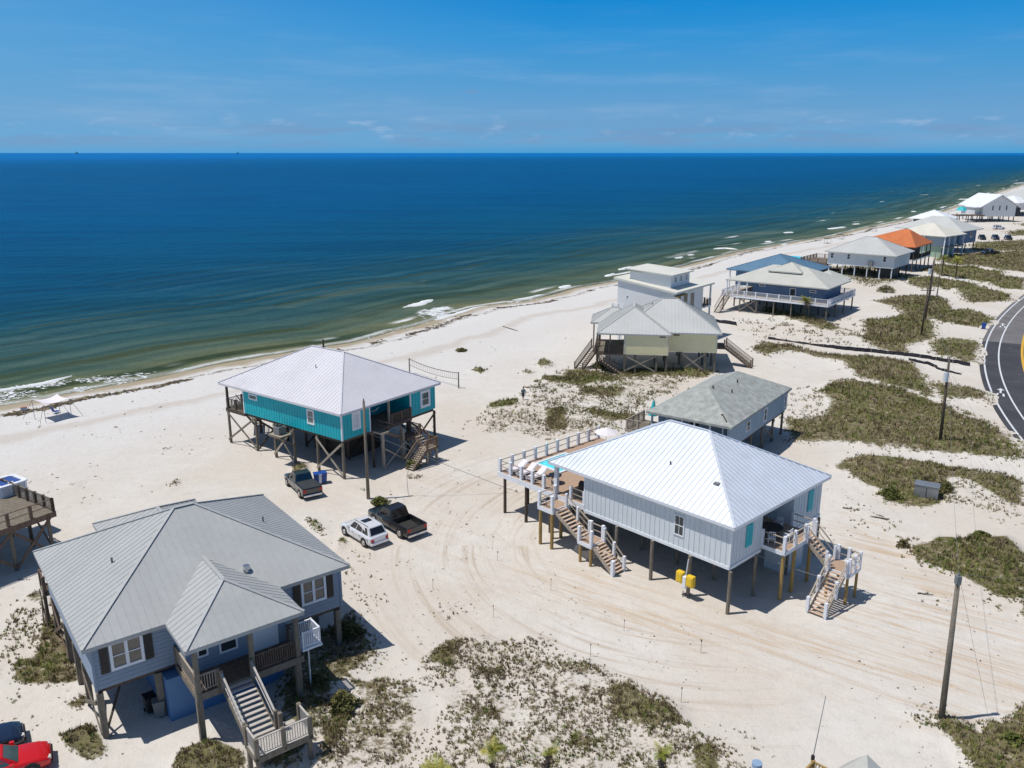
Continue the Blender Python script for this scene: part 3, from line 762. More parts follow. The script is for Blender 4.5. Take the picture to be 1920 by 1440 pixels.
def window(parent, face, c, a0, a1, z0, z1, frame=None, pane=None, nx=1, nz=2, t=0.09, name='window', label=None, proud=0.06):
    mb = MB(); fr = frame or M['white']
    fbox(mb, face, c, a0, a0 + t, z0, z1, 0, proud); fbox(mb, face, c, a1 - t, a1, z0, z1, 0, proud)
    fbox(mb, face, c, a0 + t, a1 - t, z0, z0 + t, 0, proud); fbox(mb, face, c, a0 + t, a1 - t, z1 - t, z1, 0, proud)
    for i in range(1, nx):
        a = a0 + (a1 - a0) * i / nx; fbox(mb, face, c, a - t * .55, a + t * .55, z0 + t, z1 - t, 0, proud * 0.9)
    for k in range(1, nz):
        z = z0 + (z1 - z0) * k / nz; fbox(mb, face, c, a0 + t, a1 - t, z - .025, z + .025, 0, proud * 0.8)
    o = mb.build(name, fr, parent, label=label)
    p = MB(); fbox(p, face, c, a0 + t * .8, a1 - t * .8, z0 + t * .8, z1 - t * .8, -0.01, 0.02)
    p.build('pane', pane or M['glass'], o)
    return o

def battens(mb, face, c, a0, a1, z0, z1, sp=0.4):
    a = a0 + sp / 2
    while a < a1 - 0.03:
        fbox(mb, face, c, a - .022, a + .022, z0, z1, 0, 0.028)
        a += sp
def laps(mb, face, c, a0, a1, z0, z1, sp=0.22, d=0.012):
    z = z0 + sp
    while z < z1 - 0.02:
        fbox(mb, face, c, a0, a1, z - 0.02, z, 0, d)
        z += sp

def piling(parent, x, y, z1, mat=None, r=0.13, z0=-0.35, square=False, name='piling', lean=0.0):
    mb = MB()
    if square: mb.box(x - r, x + r, y - r, y + r, z0, z1)
    else: mb.cyl((x, y, z0), (x + lean, y, z1), r, r * 0.9, 8)
    return mb.build(name, mat or M['wood_grey'], parent, smooth=False)

def xbrace(parent, p, q, z0, z1, mat=None, w=0.06, h=0.2, off=(0, 0)):
    """pair of crossed boards between two pilings p and q (x,y)"""
    for i, (a, b) in enumerate((((*p, z0), (*q, z1)), ((*p, z1), (*q, z0)))):
        s = 0.17 + 0.07 * i
        o = Vector((off[0] * s, off[1] * s, 0))
        MB().beam(Vector(a) + o, Vector(b) + o, w, h).build('brace', mat or M['wood_grey'], parent)

def railing(parent, pts, z, h=1.0, post=1.6, mat=None, postmat=None, baluster=0.13, pw=0.10, rails=(1.0, 0.12), name='railing', sub_posts=False, closed=False, postcap=0.0, rw=0.09):
    mb = MB(); posts = []
    for (x0, y0), (x1, y1) in zip(pts[:-1], pts[1:]):
        p = Vector((x0, y0, z)); q = Vector((x1, y1, z)); L = (q - p).length
        for f in rails:
            mb.beam(p + Vector((0, 0, h * f)), q + Vector((0, 0, h * f)), rw if f > .9 else 0.05, 0.05)
        if baluster:
            n = int(L / baluster)
            for i in range(1, n):
                c = p.lerp(q, i / n)
                mb.box(c.x - .018, c.x + .018, c.y - .018, c.y + .018, z + h * rails[-1], z + h * .98)
        n = max(1, round(L / post))
        for i in range(n + 1):
            c = p.lerp(q, i / n)
            if all((c - k).length > 0.15 for k in posts): posts.append(c)
    o = mb.build(name, mat or M['wood_grey'], parent)
    for c in posts:
        MB().box(c.x - pw, c.x + pw, c.y - pw, c.y + pw, z - 0.18, z + h + 0.06 + postcap).build('railing_post', postmat or mat or M['wood_grey'], o)
    return o

def deck(parent, x0, x1, y0, y1, z, mat=None, rim=None, th=0.25, name='deck', boards=0.16, along='x'):
    mb = MB()
    if along == 'x':
        y = y0
        while y < y1 - 0.02:
            e = min(y + boards - 0.012, y1); mb.box(x0, x1, y, e, z - 0.04, z); y += boards
    else:
        x = x0
        while x < x1 - 0.02:
            e = min(x + boards - 0.012, x1); mb.box(x, e, y0, y1, z - 0.04, z); x += boards
    o = mb.build(name, mat or M['wood_pale'], parent)
    r = MB(); t = 0.05
    r.box(x0 - t, x1 + t, y0 - t, y0, z - th, z - 0.003); r.box(x0 - t, x1 + t, y1, y1 + t, z - th, z - 0.003)
    r.box(x0 - t, x0, y0, y1, z - th, z - 0.003); r.box(x1, x1 + t, y0, y1, z - th, z - 0.003)
    k = x0 + 0.6
    while k < x1:
        r.box(k, k + .05, y0, y1, z - th + .02, z - 0.043); k += 0.6
    r.build('deck_frame', rim or mat or M['wood_grey'], o)
    return o

def stairs(parent, top, bottom, width, n, mat=None, treadmat=None, rail=(True, True), railmat=None, newel=None, balusters=False, rh=0.95, solid=False, tw=0.28, mid_posts=0):
    """open flight: top/bottom are centre points; treads are sub-parts"""
    top = Vector(top); bottom = Vector(bottom)
    d = (bottom - top); hd = Vector((d.x, d.y, 0)).normalized(); sd = Vector((-hd.y, hd.x, 0))
    s = MB(); mat = mat or M['wood_grey']
    for k in (-1, 1):
        o = sd * (k * width / 2)
        s.beam(top + o + Vector((0, 0, -.16)), bottom + o + Vector((0, 0, -.10)), 0.05, 0.28)
    st = s.build('staircase', mat, parent)
    for i in range(n):
        c = top.lerp(bottom, (i + 0.6) / n)
        t = MB()
        a = c - sd * (width / 2 - .03); b = c + sd * (width / 2 - .03)
        t.beam(a, b, tw, 0.045)
        t.build('tread', treadmat or mat, st)
    for k, on in zip((-1, 1), rail):
        if not on: continue
        o = sd * (k * (width / 2 + .05))
        h = MB()
        h.beam(top + o + Vector((0, 0, rh)), bottom + o + Vector((0, 0, rh)), 0.10, 0.06)
        if balusters:
            m = int(d.length / 0.14)
            for i in range(1, m):
                c = top.lerp(bottom, i / m) + o
                h.box(c.x - .018, c.x + .018, c.y - .018, c.y + .018, c.z - .05, c.z + rh)
        else:
            h.beam(top + o + Vector((0, 0, rh * .5)), bottom + o + Vector((0, 0, rh * .5)), 0.04, 0.05)
        h.build('handrail', railmat or mat, st)
        if newel:
            pw, nm = newel
            ks = [0.02] + [(j + 1) / (mid_posts + 1) for j in range(mid_posts)] + [0.98]
            for f in ks:
                c = top.lerp(bottom, f) + o
                MB().box(c.x - pw, c.x + pw, c.y - pw, c.y + pw, c.z - 0.25, c.z + rh + .1).build('newel_post', nm, st)
    return st

def roof_vent(parent, x, y, z, r=0.06, h=0.35, mat=None):
    return MB().cyl((x, y, z - .2), (x, y, z + h), r, r, 8).build('vent_pipe', mat or M['grey_plastic'], parent)

# ================================================================== white stilt house with pool deck
a0 = up(1378, 990.5, 6.47)
A = thing('stilt_house', 'white metal-roofed stilt house with turquoise shutters and a pool deck on tan boards', 'house', (*a0, 0), 43.5, 'stilt houses along the beach')
w = MB()
w.box(.45, 12.9, 2.8, 13.4, 3.35, 6.27); w.box(.45, 4.35, .45, 2.8, 3.35, 6.27); w.box(8.7, 12.9, .45, 2.8, 3.35, 6.27)
battens(w, 'x', .45, .6, 13.3, 3.4, 6.25, .42); battens(w, 'y', .45, .6, 4.3, 3.4, 6.25, .42); battens(w, 'y', .45, 8.8, 12.8, 3.4, 6.25, .42)
w.build('wall', M['wall_a'], A)
for x, y in ((.42, .42), (.42, 13.32)): MB().box(x, x + .12, y, y + .12, 3.37, 6.26).build('corner_trim', M['white_trim'], A)
for bx_ in ((.40, .448, .45, 13.4), (.45, 4.35, .40, .447), (8.7, 12.95, .40, .447)): MB().box(*bx_, 3.12, 3.36).build('skirt_board', M['white_trim'], A)
fl = MB(); fl.box(.5, 12.85, .5, 13.35, 3.1, 3.34); fl.build('floor_frame', M['wood_grey'], A)
hip_roof('roof', M['roof_a'], A, 0, 13.3, 0, 16.9, 6.47, 9.95, rib=0.42, rext=(6.6, 10.2), seam=M['roof_a'])
window(A, 'x', .45, 4.15, 5.0, 4.2, 5.75, M['white_trim'], M['glass'])
for a in (2.25, 10.75):
    s = MB(); fbox(s, 'y', .45, a, a + .78, 4.15, 5.75, 0.03, .07)
    for k in range(9): fbox(s, 'y', .45, a + .1, a + .68, 4.28 + k * .16, 4.36 + k * .16, .07, .085)
    s.build('shutter', M['turq'], A)
dr = MB(); fbox(dr, 'y', 2.8, 5.0, 5.9, 3.5, 5.6, 0, .05); dr.build('door', M['turq'], A)
window(A, 'y', 2.8, 6.4, 8.0, 3.9, 5.6, M['white_trim'], M['glass'], nx=2, nz=1)

for y in (.25, 3.45, 6.7, 10.0, 13.2):
    piling(A, .3, y, 3.12, M['wood_grey'], .14)
    for x in (3.65, 8.2, 12.7): piling(A, x, y + .1, 3.12, M['wood_grey'], .13)
en = MB(); en.box(8.1, 10.5, .3, 2.1, -.2, 3.1); battens(en, 'y', .3, 8.15, 10.45, 0, 3.1, .4); battens(en, 'x', 8.1, .35, 2.05, 0, 3.1, .4)
en.build('storage_room', M['wall_a'], A)
# front porch deck on treated posts
deck(A, 4.4, 8.65, -1.35, 2.78, 3.72, M['deck_tan'], M['white'], .3, along='x')
for x, y in ((4.55, -1.2), (6.1, -1.2), (8.4, -1.2)): piling(A, x, y, 3.45, M['wood_new'], .14)
railing(A, [(4.4, .4), (4.4, -1.3), (7.3, -1.3)], 3.72, 1.0, 1.45, M['wood_pale'], M['white'], 0, .10, (1.0, .5), postcap=.08)
railing(A, [(8.6, -1.25), (8.6, .4)], 3.72, 1.0, 1.6, M['wood_pale'], M['white'], 0, .10, (1.0, .5), postcap=.08)
stairs(A, (7.95, -1.4, 3.72), (7.95, -3.0, 2.3), 1.1, 7, M['wood_pale'], M['tread_tan'], (True, True), M['wood_pale'], (.08, M['white']), tw=.2)
deck(A, 7.2, 8.9, -4.7, -3.05, 2.28, M['deck_tan'], M['white'], .28)
for x, y in ((7.3, -4.6), (8.75, -4.6), (8.75, -3.3), (7.3, -3.2)): piling(A, x, y, 2.0, M['wood_new'], .11)
railing(A, [(8.85, -3.1), (8.85, -4.65), (7.25, -4.65)], 2.28, 1.0, .8, M['wood_pale'], M['white'], 0, .10, (1.0, .5), postcap=.08)
stairs(A, (7.15, -3.9, 2.28), (4.35, -3.98, .1), 1.15, 12, M['wood_pale'], M['tread_tan'], (True, True), M['wood_pale'], (.10, M['white']), mid_posts=1, tw=.2)
# pool deck towards the sea
DZ = 3.72
deck(A, .45, 13.4, 13.45, 23.2, DZ, M['deck_tan'], M['white'], .45, boards=.2, along='y')
for x in (.65, 3.4, 6.5, 10, 13):
    for y in (22.6, 20.0, 17.2, 16.0):
        piling(A, x, y, DZ - .4, M['wood_dark'] if y > 17 else M['wood_new'], .14)
railing(A, [(13.3, 23.1), (.55, 23.1), (.55, 16.55)], DZ, 1.0, 1.42, M['wood_pale'], M['white'], 0, .12, (1.0, .5), postcap=.1)
railing(A, [(.55, 14.9), (.55, 13.5)], DZ, 1.0, 1.3, M['wood_pale'], M['white'], 0, .10, (1.0, .5))
for x, y in ((.55, 16.45), (4.6, 16.5), (9, 16.5), (12.7, 16.5)):
    MB().box(x - .14, x + .14, y - .14, y + .14, DZ, 6.28).build('porch_post', M['white_trim'], A)
pr_ = MB()
px0, px1, py0, py1 = 4.1, 7.6, 19.4, 22.1
pr_.box(px0 - .25, px1 + .25, py0 - .25, py0, DZ + .004, DZ + .1); pr_.box(px0 - .25, px1 + .25, py1, py1 + .25, DZ + .004, DZ + .1)
pr_.box(px0 - .25, px0, py0, py1, DZ + .004, DZ + .1); pr_.box(px1, px1 + .25, py0, py1, DZ + .004, DZ + .1)
pr_.box(px0 - .1, px1 + .1, py0 - .1, py1 + .1, DZ - 1.3, DZ - .3)
pool = pr_.build('swimming_pool', M['white_trim'], A)
MB().box(px0, px1, py0, py1, DZ - .01, DZ + .05).build('pool_water', M['pool'], pool)
# sea-side stair
deck(A, -1.5, .38, 14.9, 16.45, 3.35, M['deck_tan'], M['white'], .35)
for x, y in ((-1.4, 16.3), (-1.4, 15.05), (-.05, 16.3)): piling(A, x, y, 3.0, M['wood_new'], .14)
railing(A, [(.35, 16.4), (-1.45, 16.4), (-1.45, 15.0)], 3.35, 1.0, 1.35, M['wood_pale'], M['white'], 0, .11, (1.0, .5), postcap=.08)
stairs(A, (-.72, 14.85, 3.35), (-.72, 12.3, 1.85), 1.2, 9, M['wood_pale'], M['tread_tan'], (False, True), M['wood_pale'], (.09, M['white']), mid_posts=1, tw=.2)
deck(A, -1.45, .0, 10.95, 12.25, 1.8, M['deck_tan'], M['white'], .3)
for x, y in ((-1.35, 12.1), (-1.35, 11.05), (-.1, 12.1), (-.1, 11.1)): piling(A, x, y, 1.55, M['wood_new'], .12)
railing(A, [(-1.4, 12.2), (-1.4, 11.0)], 1.8, 1.0, 1.2, M['wood_pale'], M['white'], 0, .11, (1.0, .5), postcap=.08)
railing(A, [(-.05, 12.2), (-.05, 11.0)], 1.8, 1.0, 1.2, M['wood_pale'], M['white'], 0, .11, (1.0, .5), postcap=.08)
stairs(A, (-.72, 10.9, 1.8), (-.72, 8.85, .12), 1.2, 10, M['wood_pale'], M['tread_tan'], (False, True), M['wood_pale'], (.10, M['white']), mid_posts=1, tw=.2)
MB().box(-1.45, -1.2, 8.8, 9.05, -.2, 1.25).build('newel_post', M['white'], A)
roof_vent(A, 3.0, 7.4, 7.95)
mv = MB(); mv.box(2.5, 2.95, 3.0, 3.4, 7.35, 7.95); mv.build('roof_vent', M['grey_plastic'], A)

RIB_SIZE = (0.035, 0.025)
# ================================================================== teal stilt house
b0 = up(638.3, 777.5, 6.65)
B = thing('stilt_house', 'bright teal stilt house with a pale lilac metal roof next to the sea', 'house', (*b0, 0), 53.4, 'stilt houses along the beach')
w = MB()
w.box(.45, 13.55, 4, 15.3, 3.85, 6.42); w.box(.45, 4.1, .45, 4, 3.85, 6.42); w.box(9.8, 13.55, .45, 4, 3.85, 6.42)
battens(w, 'x', .45, .6, 15.2, 3.9, 6.4, .40); battens(w, 'y', .45, .6, 4.0, 3.9, 6.4, .40); battens(w, 'y', .45, 9.95, 13.4, 3.9, 6.4, .40)
w.build('wall', M['wall_b'], B)
for x, y in ((.415, .415), (4.0, .41), (9.72, .41), (.41, 15.22)): MB().box(x, x + .14, y, y + .14, 3.8, 6.41).build('corner_trim', M['white'], B)
# slatted store under the house
for nm_, (sx0, sx1, sy0, sy1) in (('storage_room', (4.7, 8.9, 4.3, 9.6)),):
    sl = MB()
    k = sx0
    while k < sx1: sl.box(k, k + .11, sy0, sy0 + .03, -.2, 3.5); sl.box(k, k + .11, sy1 - .03, sy1, -.2, 3.5); k += .16
    k = sy0
    while k < sy1: sl.box(sx0, sx0 + .03, k, k + .11, -.2, 3.5); sl.box(sx1 - .03, sx1, k, k + .11, -.2, 3.5); k += .16
    sl.build(nm_, M['wood_dark'], B)
MB().box(.6, 13.4, .6, 15.2, 3.55, 3.84).build('floor_frame', M['wood_dark'], B)
hip_roof('roof', M['roof_b'], B, 0, 14.0, 0, 18.8, 6.65, 10.3, rib=0.45, seam=M['roof_b'])
window(B, 'x', .45, 12.95, 14.3, 5.55, 6.15, M['white'], M['glass'], nz=1, t=.12)
window(B, 'x', .45, 4.25, 5.3, 4.65, 6.15, M['white'], M['glass_warm'], t=.16)
window(B, 'y', .45, 1.75, 2.85, 4.5, 6.25, M['white'], M['canvas'], t=.2)
window(B, 'y', .45, 11.25, 12.75, 4.35, 6.2, M['white'], M['glass'], t=.28)
for y in (.5, 4.1, 7.6, 10.6, 13.6, 18.2):
    for x in (.5, 4.4, 9.3, 13.4):
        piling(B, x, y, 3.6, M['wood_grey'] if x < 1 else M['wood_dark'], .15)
for x in (.5, 7.0, 13.4):
    MB().box(x - .1, x + .1, 18.05, 18.25, 3.85, 6.42).build('porch_post', M['wood_dark'], B)
xbrace(B, (.5, .5), (.5, 4.1), .4, 3.5, M['wood_pale'], off=(-1, 0)); xbrace(B, (.5, 7.6), (.5, 10.6), .4, 3.5, M['wood_pale'], off=(-1, 0))
xbrace(B, (.5, 13.6), (.5, 18.2), .4, 3.5, M['wood_grey'], off=(-1, 0)); xbrace(B, (9.3, .5), (13.4, .5), .4, 3.5, M['wood_dark'], off=(0, -1))
for y in (4.1, 10.6): xbrace(B, (4.4, y), (9.3, y), .3, 3.5, M['wood_dark'], off=(0, -1))
xbrace(B, (13.4, 4.1), (13.4, 10.6), .3, 3.5, M['wood_dark'], off=(1, 0)); xbrace(B, (4.4, 13.6), (.5, 13.6), .3, 3.5, M['wood_dark'], off=(0, -1))
deck(B, .5, 13.5, 15.35, 18.5, 3.85, M['wood_grey'], M['wood_dark'], .4)
railing(B, [(13.4, 18.35), (.6, 18.35), (.6, 15.45)], 3.85, 1.0, 1.8, M['wood_grey'], M['wood_dark'], .16)
deck(B, 4.15, 9.7, .3, 3.95, 3.85, M['wood_grey'], M['wood_brown'], .35)
railing(B, [(6.9, .35), (9.65, .35)], 3.85, 1.0, 1.4, M['wood_brown'], M['wood_brown'], .1)
MB().box(6.6, 6.78, .4, .58, 3.85, 6.42).build('porch_post', M['wood_pale'], B)
dr = MB(); fbox(dr, 'y', 4.0, 5.2, 6.1, 3.9, 6.0, 0, .05); dr.build('door', M['white'], B)
# stair tower on the land side
stairs(B, (5.0, -.35, 3.8), (7.6, -.35, 2.5), 1.0, 8, M['wood_brown'], M['wood_pale'], (True, True), M['wood_brown'])
deck(B, 4.3, 5.2, -.9, .28, 3.84, M['wood_grey'], M['wood_pale'], .2)
deck(B, 7.6, 9.4, -1.2, .25, 2.5, M['wood_brown'], M['wood_brown'], .3)
railing(B, [(9.35, .2), (9.35, -1.15)], 2.5, 1.0, 1.3, M['wood_brown'], M['wood_brown'], .12)
stairs(B, (8.9, -1.25, 2.5), (8.9, -2.3, 1.65), .9, 4, M['wood_brown'], M['wood_pale'], (True, True), M['wood_brown'])
deck(B, 7.9, 9.5, -3.4, -2.3, 1.62, M['wood_pale'], M['wood_brown'], .25)
railing(B, [(8.0, -3.35), (9.45, -3.35), (9.45, -2.4)], 1.62, .95, 1.4, M['wood_brown'], M['wood_brown'], .12)
stairs(B, (7.85, -2.85, 1.62), (5.9, -2.85, .1), 1.0, 10, M['wood_brown'], M['wood_pale'], (True, True), M['wood_brown'])
for x, y, z in ((4.5, -.8, 3.7), (5.2, .0, 3.7), (7.2, -.9, 3.5), (7.7, -.1, 3.5), (9.3, -.1, 2.4), (9.3, -1.1, 2.4), (8.0, -3.3, 1.5), (9.4, -3.3, 1.5), (9.4, -2.4, 1.5), (8.0, -2.4, 1.5)):
    piling(B, x, y, z, M['wood_pale'], .10, square=True)
xbrace(B, (4.5, -.8), (7.2, -.9), .3, 2.2, M['wood_pale'], .05, .12, (0, -1)); xbrace(B, (7.2, -.9), (9.3, -1.1), .3, 2.2, M['wood_pale'], .05, .12, (0, -1))
deck(B, -1.35, -.05, 7.3, 9.1, 3.3, M['wood_pale'], M['wood_grey'], .2)
for y in (7.4, 9.0): MB().beam((.4, y, 1.9), (-1.25, y, 3.1), .08, .12).build('brace', M['wood_grey'], B)
ac = thing('air_conditioner', 'dark grey air conditioning unit on a bracket platform under the teal wall', 'air conditioner', Matrix.Rotation(math.radians(53.4), 4, 'Z') @ Vector((-.7, 8.2, 0)) + Vector((*b0, 3.3)), 53.4)
MB().box(-.42, .42, -.42, .42, 0, .8).build('casing', M['grey_plastic'], ac, bevel=.03)
MB().cyl((0, 0, .8), (0, 0, .84), .34, .34, 16).build('fan_grille', M['black'], ac)
roof_vent(B, 4.4, 8.3, 9.0, .07, .3, M['chrome']); roof_vent(B, 7.0, 10.0, 10.3, .10, .9, M['wood_dark'])
# beach-side stair seen under the house
stairs(B, (2.5, 18.6, 3.8), (6.0, 20.6, .1), 1.1, 14, M['wood_grey'], M['wood_pale'], (True, True), M['wood_grey'])

# ================================================================== slate-blue stilt house in the foreground
c0 = up(152, 1220.7, 5.8)
C_ = thing('stilt_house', 'slate-blue stilt house with grey metal roof and black shutters in the foreground', 'house', (*c0, 0), 37.7, 'stilt houses along the beach')
CW, CL = 14.95, 13.75
RIB_SIZE = (0.03, 0.022)
w = MB()
w.box(.45, 14.5, .45, 13.3, 3.0, 5.57); w.box(4.6, 10.2, -1.2, .45, 3.06, 5.5); laps(w, 'y', -1.2, 4.6, 10.2, 3.06, 5.5, .24)
laps(w, 'y', .45, .45, 4.45, 3.0, 5.5, .24); laps(w, 'y', .45, 10.35, 14.5, 3.0, 5.5, .24); laps(w, 'x', .45, .45, 13.3, 3.0, 5.5, .24)
w.build('wall', M['wall_c'], C_)
for x_ in (.41, 14.40): MB().box(x_, x_ + .14, .41, .55, 2.95, 5.56).build('corner_trim', M['wall_c'], C_)
MB().box(.6, 14.4, .6, 13.2, 2.75, 2.99).build('floor_frame', M['wood_dark'], C_)
hip_roof('roof', M['roof_c'], C_, 0, CW, 0, CL, 5.8, 9.3, rib=0.45, rext=(6.9, 8.1), seam=M['roof_c'])
hip_roof('porch_roof', M['roof_c'], C_, 4.1, 10.5, -3.3, 5.0, 5.79, 7.42, rib=0.45, axis='y', gable=(False, True), soff=.006, caps=True, seam=M['roof_c'])
hip_roof('rear_roof', M['roof_c'], C_, 3.9, 10.7, 10.0, 15.9, 5.81, 7.3, rib=0.45, axis='y', gable=(True, False), soff=.003, seam=M['roof_c'])
for a0_, a1_ in ((1.3, 2.98), (11.9, 13.5)):
    window(C_, 'y', .45, a0_, a1_, 3.85, 5.5, M['white'], M['glass_warm'], nx=2, nz=2, t=.15, proud=.08)
for a in (.82, 3.02, 11.42, 13.54):
    s = MB(); fbox(s, 'y', .45, a, a + .42, 3.85, 5.48, .03, .075)
    for k in range(10): fbox(s, 'y', .45, a + .06, a + .36, 3.95 + k * .15, 4.03 + k * .15, .075, .09)
    s.build('shutter', M['black'], C_)
deck(C_, 4.5, 10.3, -3.15, .4, 3.05, M['wood_brown'], M['wood_grey'], .4)
for x, y in ((4.6, -3.05), (7.5, -3.05), (10.05, -3.05)):
    MB().box(x - .12, x + .12, y - .12, y + .12, 3.05, 5.56).build('porch_post', M['wood_grey'], C_)
railing(C_, [(4.55, .35), (4.55, -3.05), (5.65, -3.05)], 3.05, 1.0, 2.6, M['wood_pale'], M['wood_grey'], .13)
railing(C_, [(7.5, -3.05), (10.1, -3.05)], 3.05, 1.0, 2.6, M['wood_brown'], M['wood_grey'], .13)
railing(C_, [(10.2, -1.8), (10.2, .4)], 3.05, 1.0, 2.2, M['wood_brown'], M['wood_grey'], .13)
dr = MB(); fbox(dr, 'y', -1.2, 8.2, 9.7, 3.08, 5.2, 0.02, .07); dr.build('door', M['white_trim'], C_)
window(C_, 'y', -1.2, 5.2, 5.8, 3.9, 4.75, M['white'], M['glass'])
window(C_, 'y', -1.2, 6.4, 7.4, 3.7, 5.0, M['white'], M['glass'])
stairs(C_, (6.55, -3.25, 3.05), (6.55, -6.35, 1.6), 1.5, 11, M['wood_grey'], M['wood_bleached'], (True, True), M['wood_bleached'], (.08, M['wood_grey']), tw=.2)
deck(C_, 5.7, 8.6, -7.8, -6.4, 1.6, M['wood_bleached'], M['wood_grey'], .3)
railing(C_, [(5.75, -6.5), (5.75, -7.75), (8.55, -7.75), (8.55, -6.45)], 1.6, 1.0, 1.4, M['wood_bleached'], M['wood_grey'], .13)
for x, y in ((5.8, -7.7), (8.5, -7.7), (8.5, -6.5), (5.8, -6.5), (7.5, -6.5)): piling(C_, x, y, 1.35 if x != 7.5 else 2.6, M['wood_grey'], .10, square=True)
stairs(C_, (8.0, -6.3, 1.6), (8.0, -4.2, .1), .85, 8, M['wood_grey'], M['wood_bleached'], (False, True), M['wood_grey'])
en = MB(); en.box(3.75, 10.2, -.2, 6.5, -.3, 2.6); en.build('storage_room', M['wall_c_low'], C_)
for x, y in ((.62, .62), (3.55, .62), (.62, 4.2), (.62, 6.6), (.62, 9.2), (.62, 13.1), (14.2, .62), (14.3, 4.2), (14.3, 8.5), (14.3, 13.1), (10.6, .62), (11.2, 3.4), (4.0, 13.1), (9, 13.1)):
    piling(C_, x, y, 2.76, M['wood_grey'], .16, square=True)
for x in (4.6, 10.05): piling(C_, x, -2.95, 2.65, M['wood_grey'], .15, square=True)
xbrace(C_, (.62, .62), (.62, 4.2), .3, 2.2, M['wood_grey'], off=(-1, 0)); xbrace(C_, (.62, 9.2), (.62, 13.1), .3, 2.6, M['wood_brown'], off=(-1, 0))
MB().beam((.7, .75, .2), (2.2, 2.6, 2.2), .08, .15).build('brace', M['wood_dark'], C_)
# small white balcony beside the porch
deck(C_, 10.36, 11.45, -3.1, -1.9, 3.35, M['white'], M['white'], .12)
railing(C_, [(10.4, -1.95), (11.4, -1.95), (11.4, -3.05), (10.4, -3.05)], 3.35, 1.0, 1.1, M['white'], M['white'], .12, .04)
piling(C_, 10.9, -2.5, 3.2, M['white'], .05)
for x, y in ((3.0, 5.9), (12.0, 6.0)): roof_vent(C_, x, y, 7.35, .06, .3)
vt = MB(); vt.cyl((9.2, -.6 + 2.2, 6.1), (9.2, 1.6, 6.75), .13, .13, 10); vt.cyl((9.2, 1.6, 6.75), (9.2, 1.6, 6.95), .24, .2, 10); vt.build('roof_vent', M['chrome'], C_)
# back stair and rear porch deck
deck(C_, 4.3, 10.3, 13.35, 15.6, 3.05, M['wood_brown'], M['wood_grey'], .35)
deck(C_, .2, 4.2, 13.45, 14.7, 3.03, M['wood_brown'], M['wood_grey'], .3)
railing(C_, [(.25, 13.5), (.25, 14.65)], 3.03, 1.0, 1.2, M['wood_brown'], M['wood_brown'], .14)
xbrace(C_, (.25, 13.4), (.25, 14.6), .4, 2.8, M['wood_brown'], off=(-1, 0))
for x, y in ((.3, 14.5), (2, 14.5), (4.4, 15.4), (7.4, 15.4), (10.2, 15.4)): piling(C_, x, y, 2.7, M['wood_grey'], .12)

RIB_SIZE = (0.045, 0.045)
# ================================================================== shingled blue-grey house behind the white one
e0 = up(1372.5, 802, 5.3)
E_ = thing('stilt_house', 'blue-grey stilt house with grey-green shingle roof behind the white house', 'house', (*e0, 0), 53.9, 'stilt houses along the beach')
w = MB(); w.box(2.2, 16.7, .3, 8.6, 2.9, 5.1); w.box(.3, 2.2, .3, .55, 2.9, 5.1); laps(w, 'y', .3, .3, 16.7, 2.95, 5.05, .22); w.build('wall', M['wall_e'], E_)
MB().box(.4, 16.6, .45, 8.5, 2.6, 2.89).build('floor_frame', M['wood_dark'], E_)
hip_roof('roof', M['roof_e'], E_, 0, 17.0, 0, 8.9, 5.3, 7.5, rext=(4.6, 12.3))
bl = MB(); bl.box(1.2, 1.8, 1.5, 1.62, 5.9, 6.0); bl.beam((.5, .75, 5.62), (1.3, 1.5, 5.98), .12, .05); bl.build('ridge_patch', M['wood_dark'], E_)
window(E_, 'y', .3, 4.6, 5.6, 3.5, 4.6, M['white_trim'], M['glass'])
window(E_, 'y', .3, 9.4, 10.3, 3.3, 4.75, M['white'], M['glass'], t=.14)
window(E_, 'y', .3, 15.6, 16.3, 3.2, 4.7, M['white'], M['glass'], t=.14)
for y in (1.0, 2.3, 3.9, 5.2, 6.8, 8.4):
    MB().box(.3, .45, y - .07, y + .07, 2.9, 5.1).build('porch_post', M['white_trim'] if y in (3.9, 5.2, 2.3) else M['wall_e'], E_)
dr = MB(); fbox(dr, 'x', 2.2, 4.2, 5.1, 2.95, 4.9, 0, .05); dr.build('door', M['black'], E_)
deck(E_, .35, 2.15, .6, 8.5, 2.88, M['wood_grey'], M['wood_dark'], .3)
railing(E_, [(.42, .7), (.42, 8.5)], 2.88, .9, 1.5, M['wood_dark'], M['wood_dark'], .12)
deck(E_, .35, 4.2, 8.65, 11.3, 2.9, M['wood_grey'], M['wood_pale'], .3)
railing(E_, [(4.1, 11.2), (.45, 11.2), (.45, 8.8)], 2.9, 1.0, 1.3, M['wood_pale'], M['wood_pale'], .14)
for x in (.6, 3.8, 7, 10.2, 13.4, 16.4):
    for y in (.6, 4.5, 8.3): piling(E_, x, y, 2.62, M['wood_grey'], .14)
for x in (.6, 4.0): piling(E_, x, 11.0, 2.6, M['wood_grey'], .12)
xbrace(E_, (10.2, .6), (13.4, .6), .3, 2.5, M['wood_grey'], off=(0, -1)); xbrace(E_, (13.4, 4.5), (16.4, 4.5), .3, 2.5, M['wood_grey'], off=(0, -1))
for x, y, z in ((6.7, 2.8, 6.7), (4.9, 4.1, 7.3), (9.6, 3.4, 7.0)): roof_vent(E_, x, y, z, .08, .3, M['wood_dark'])

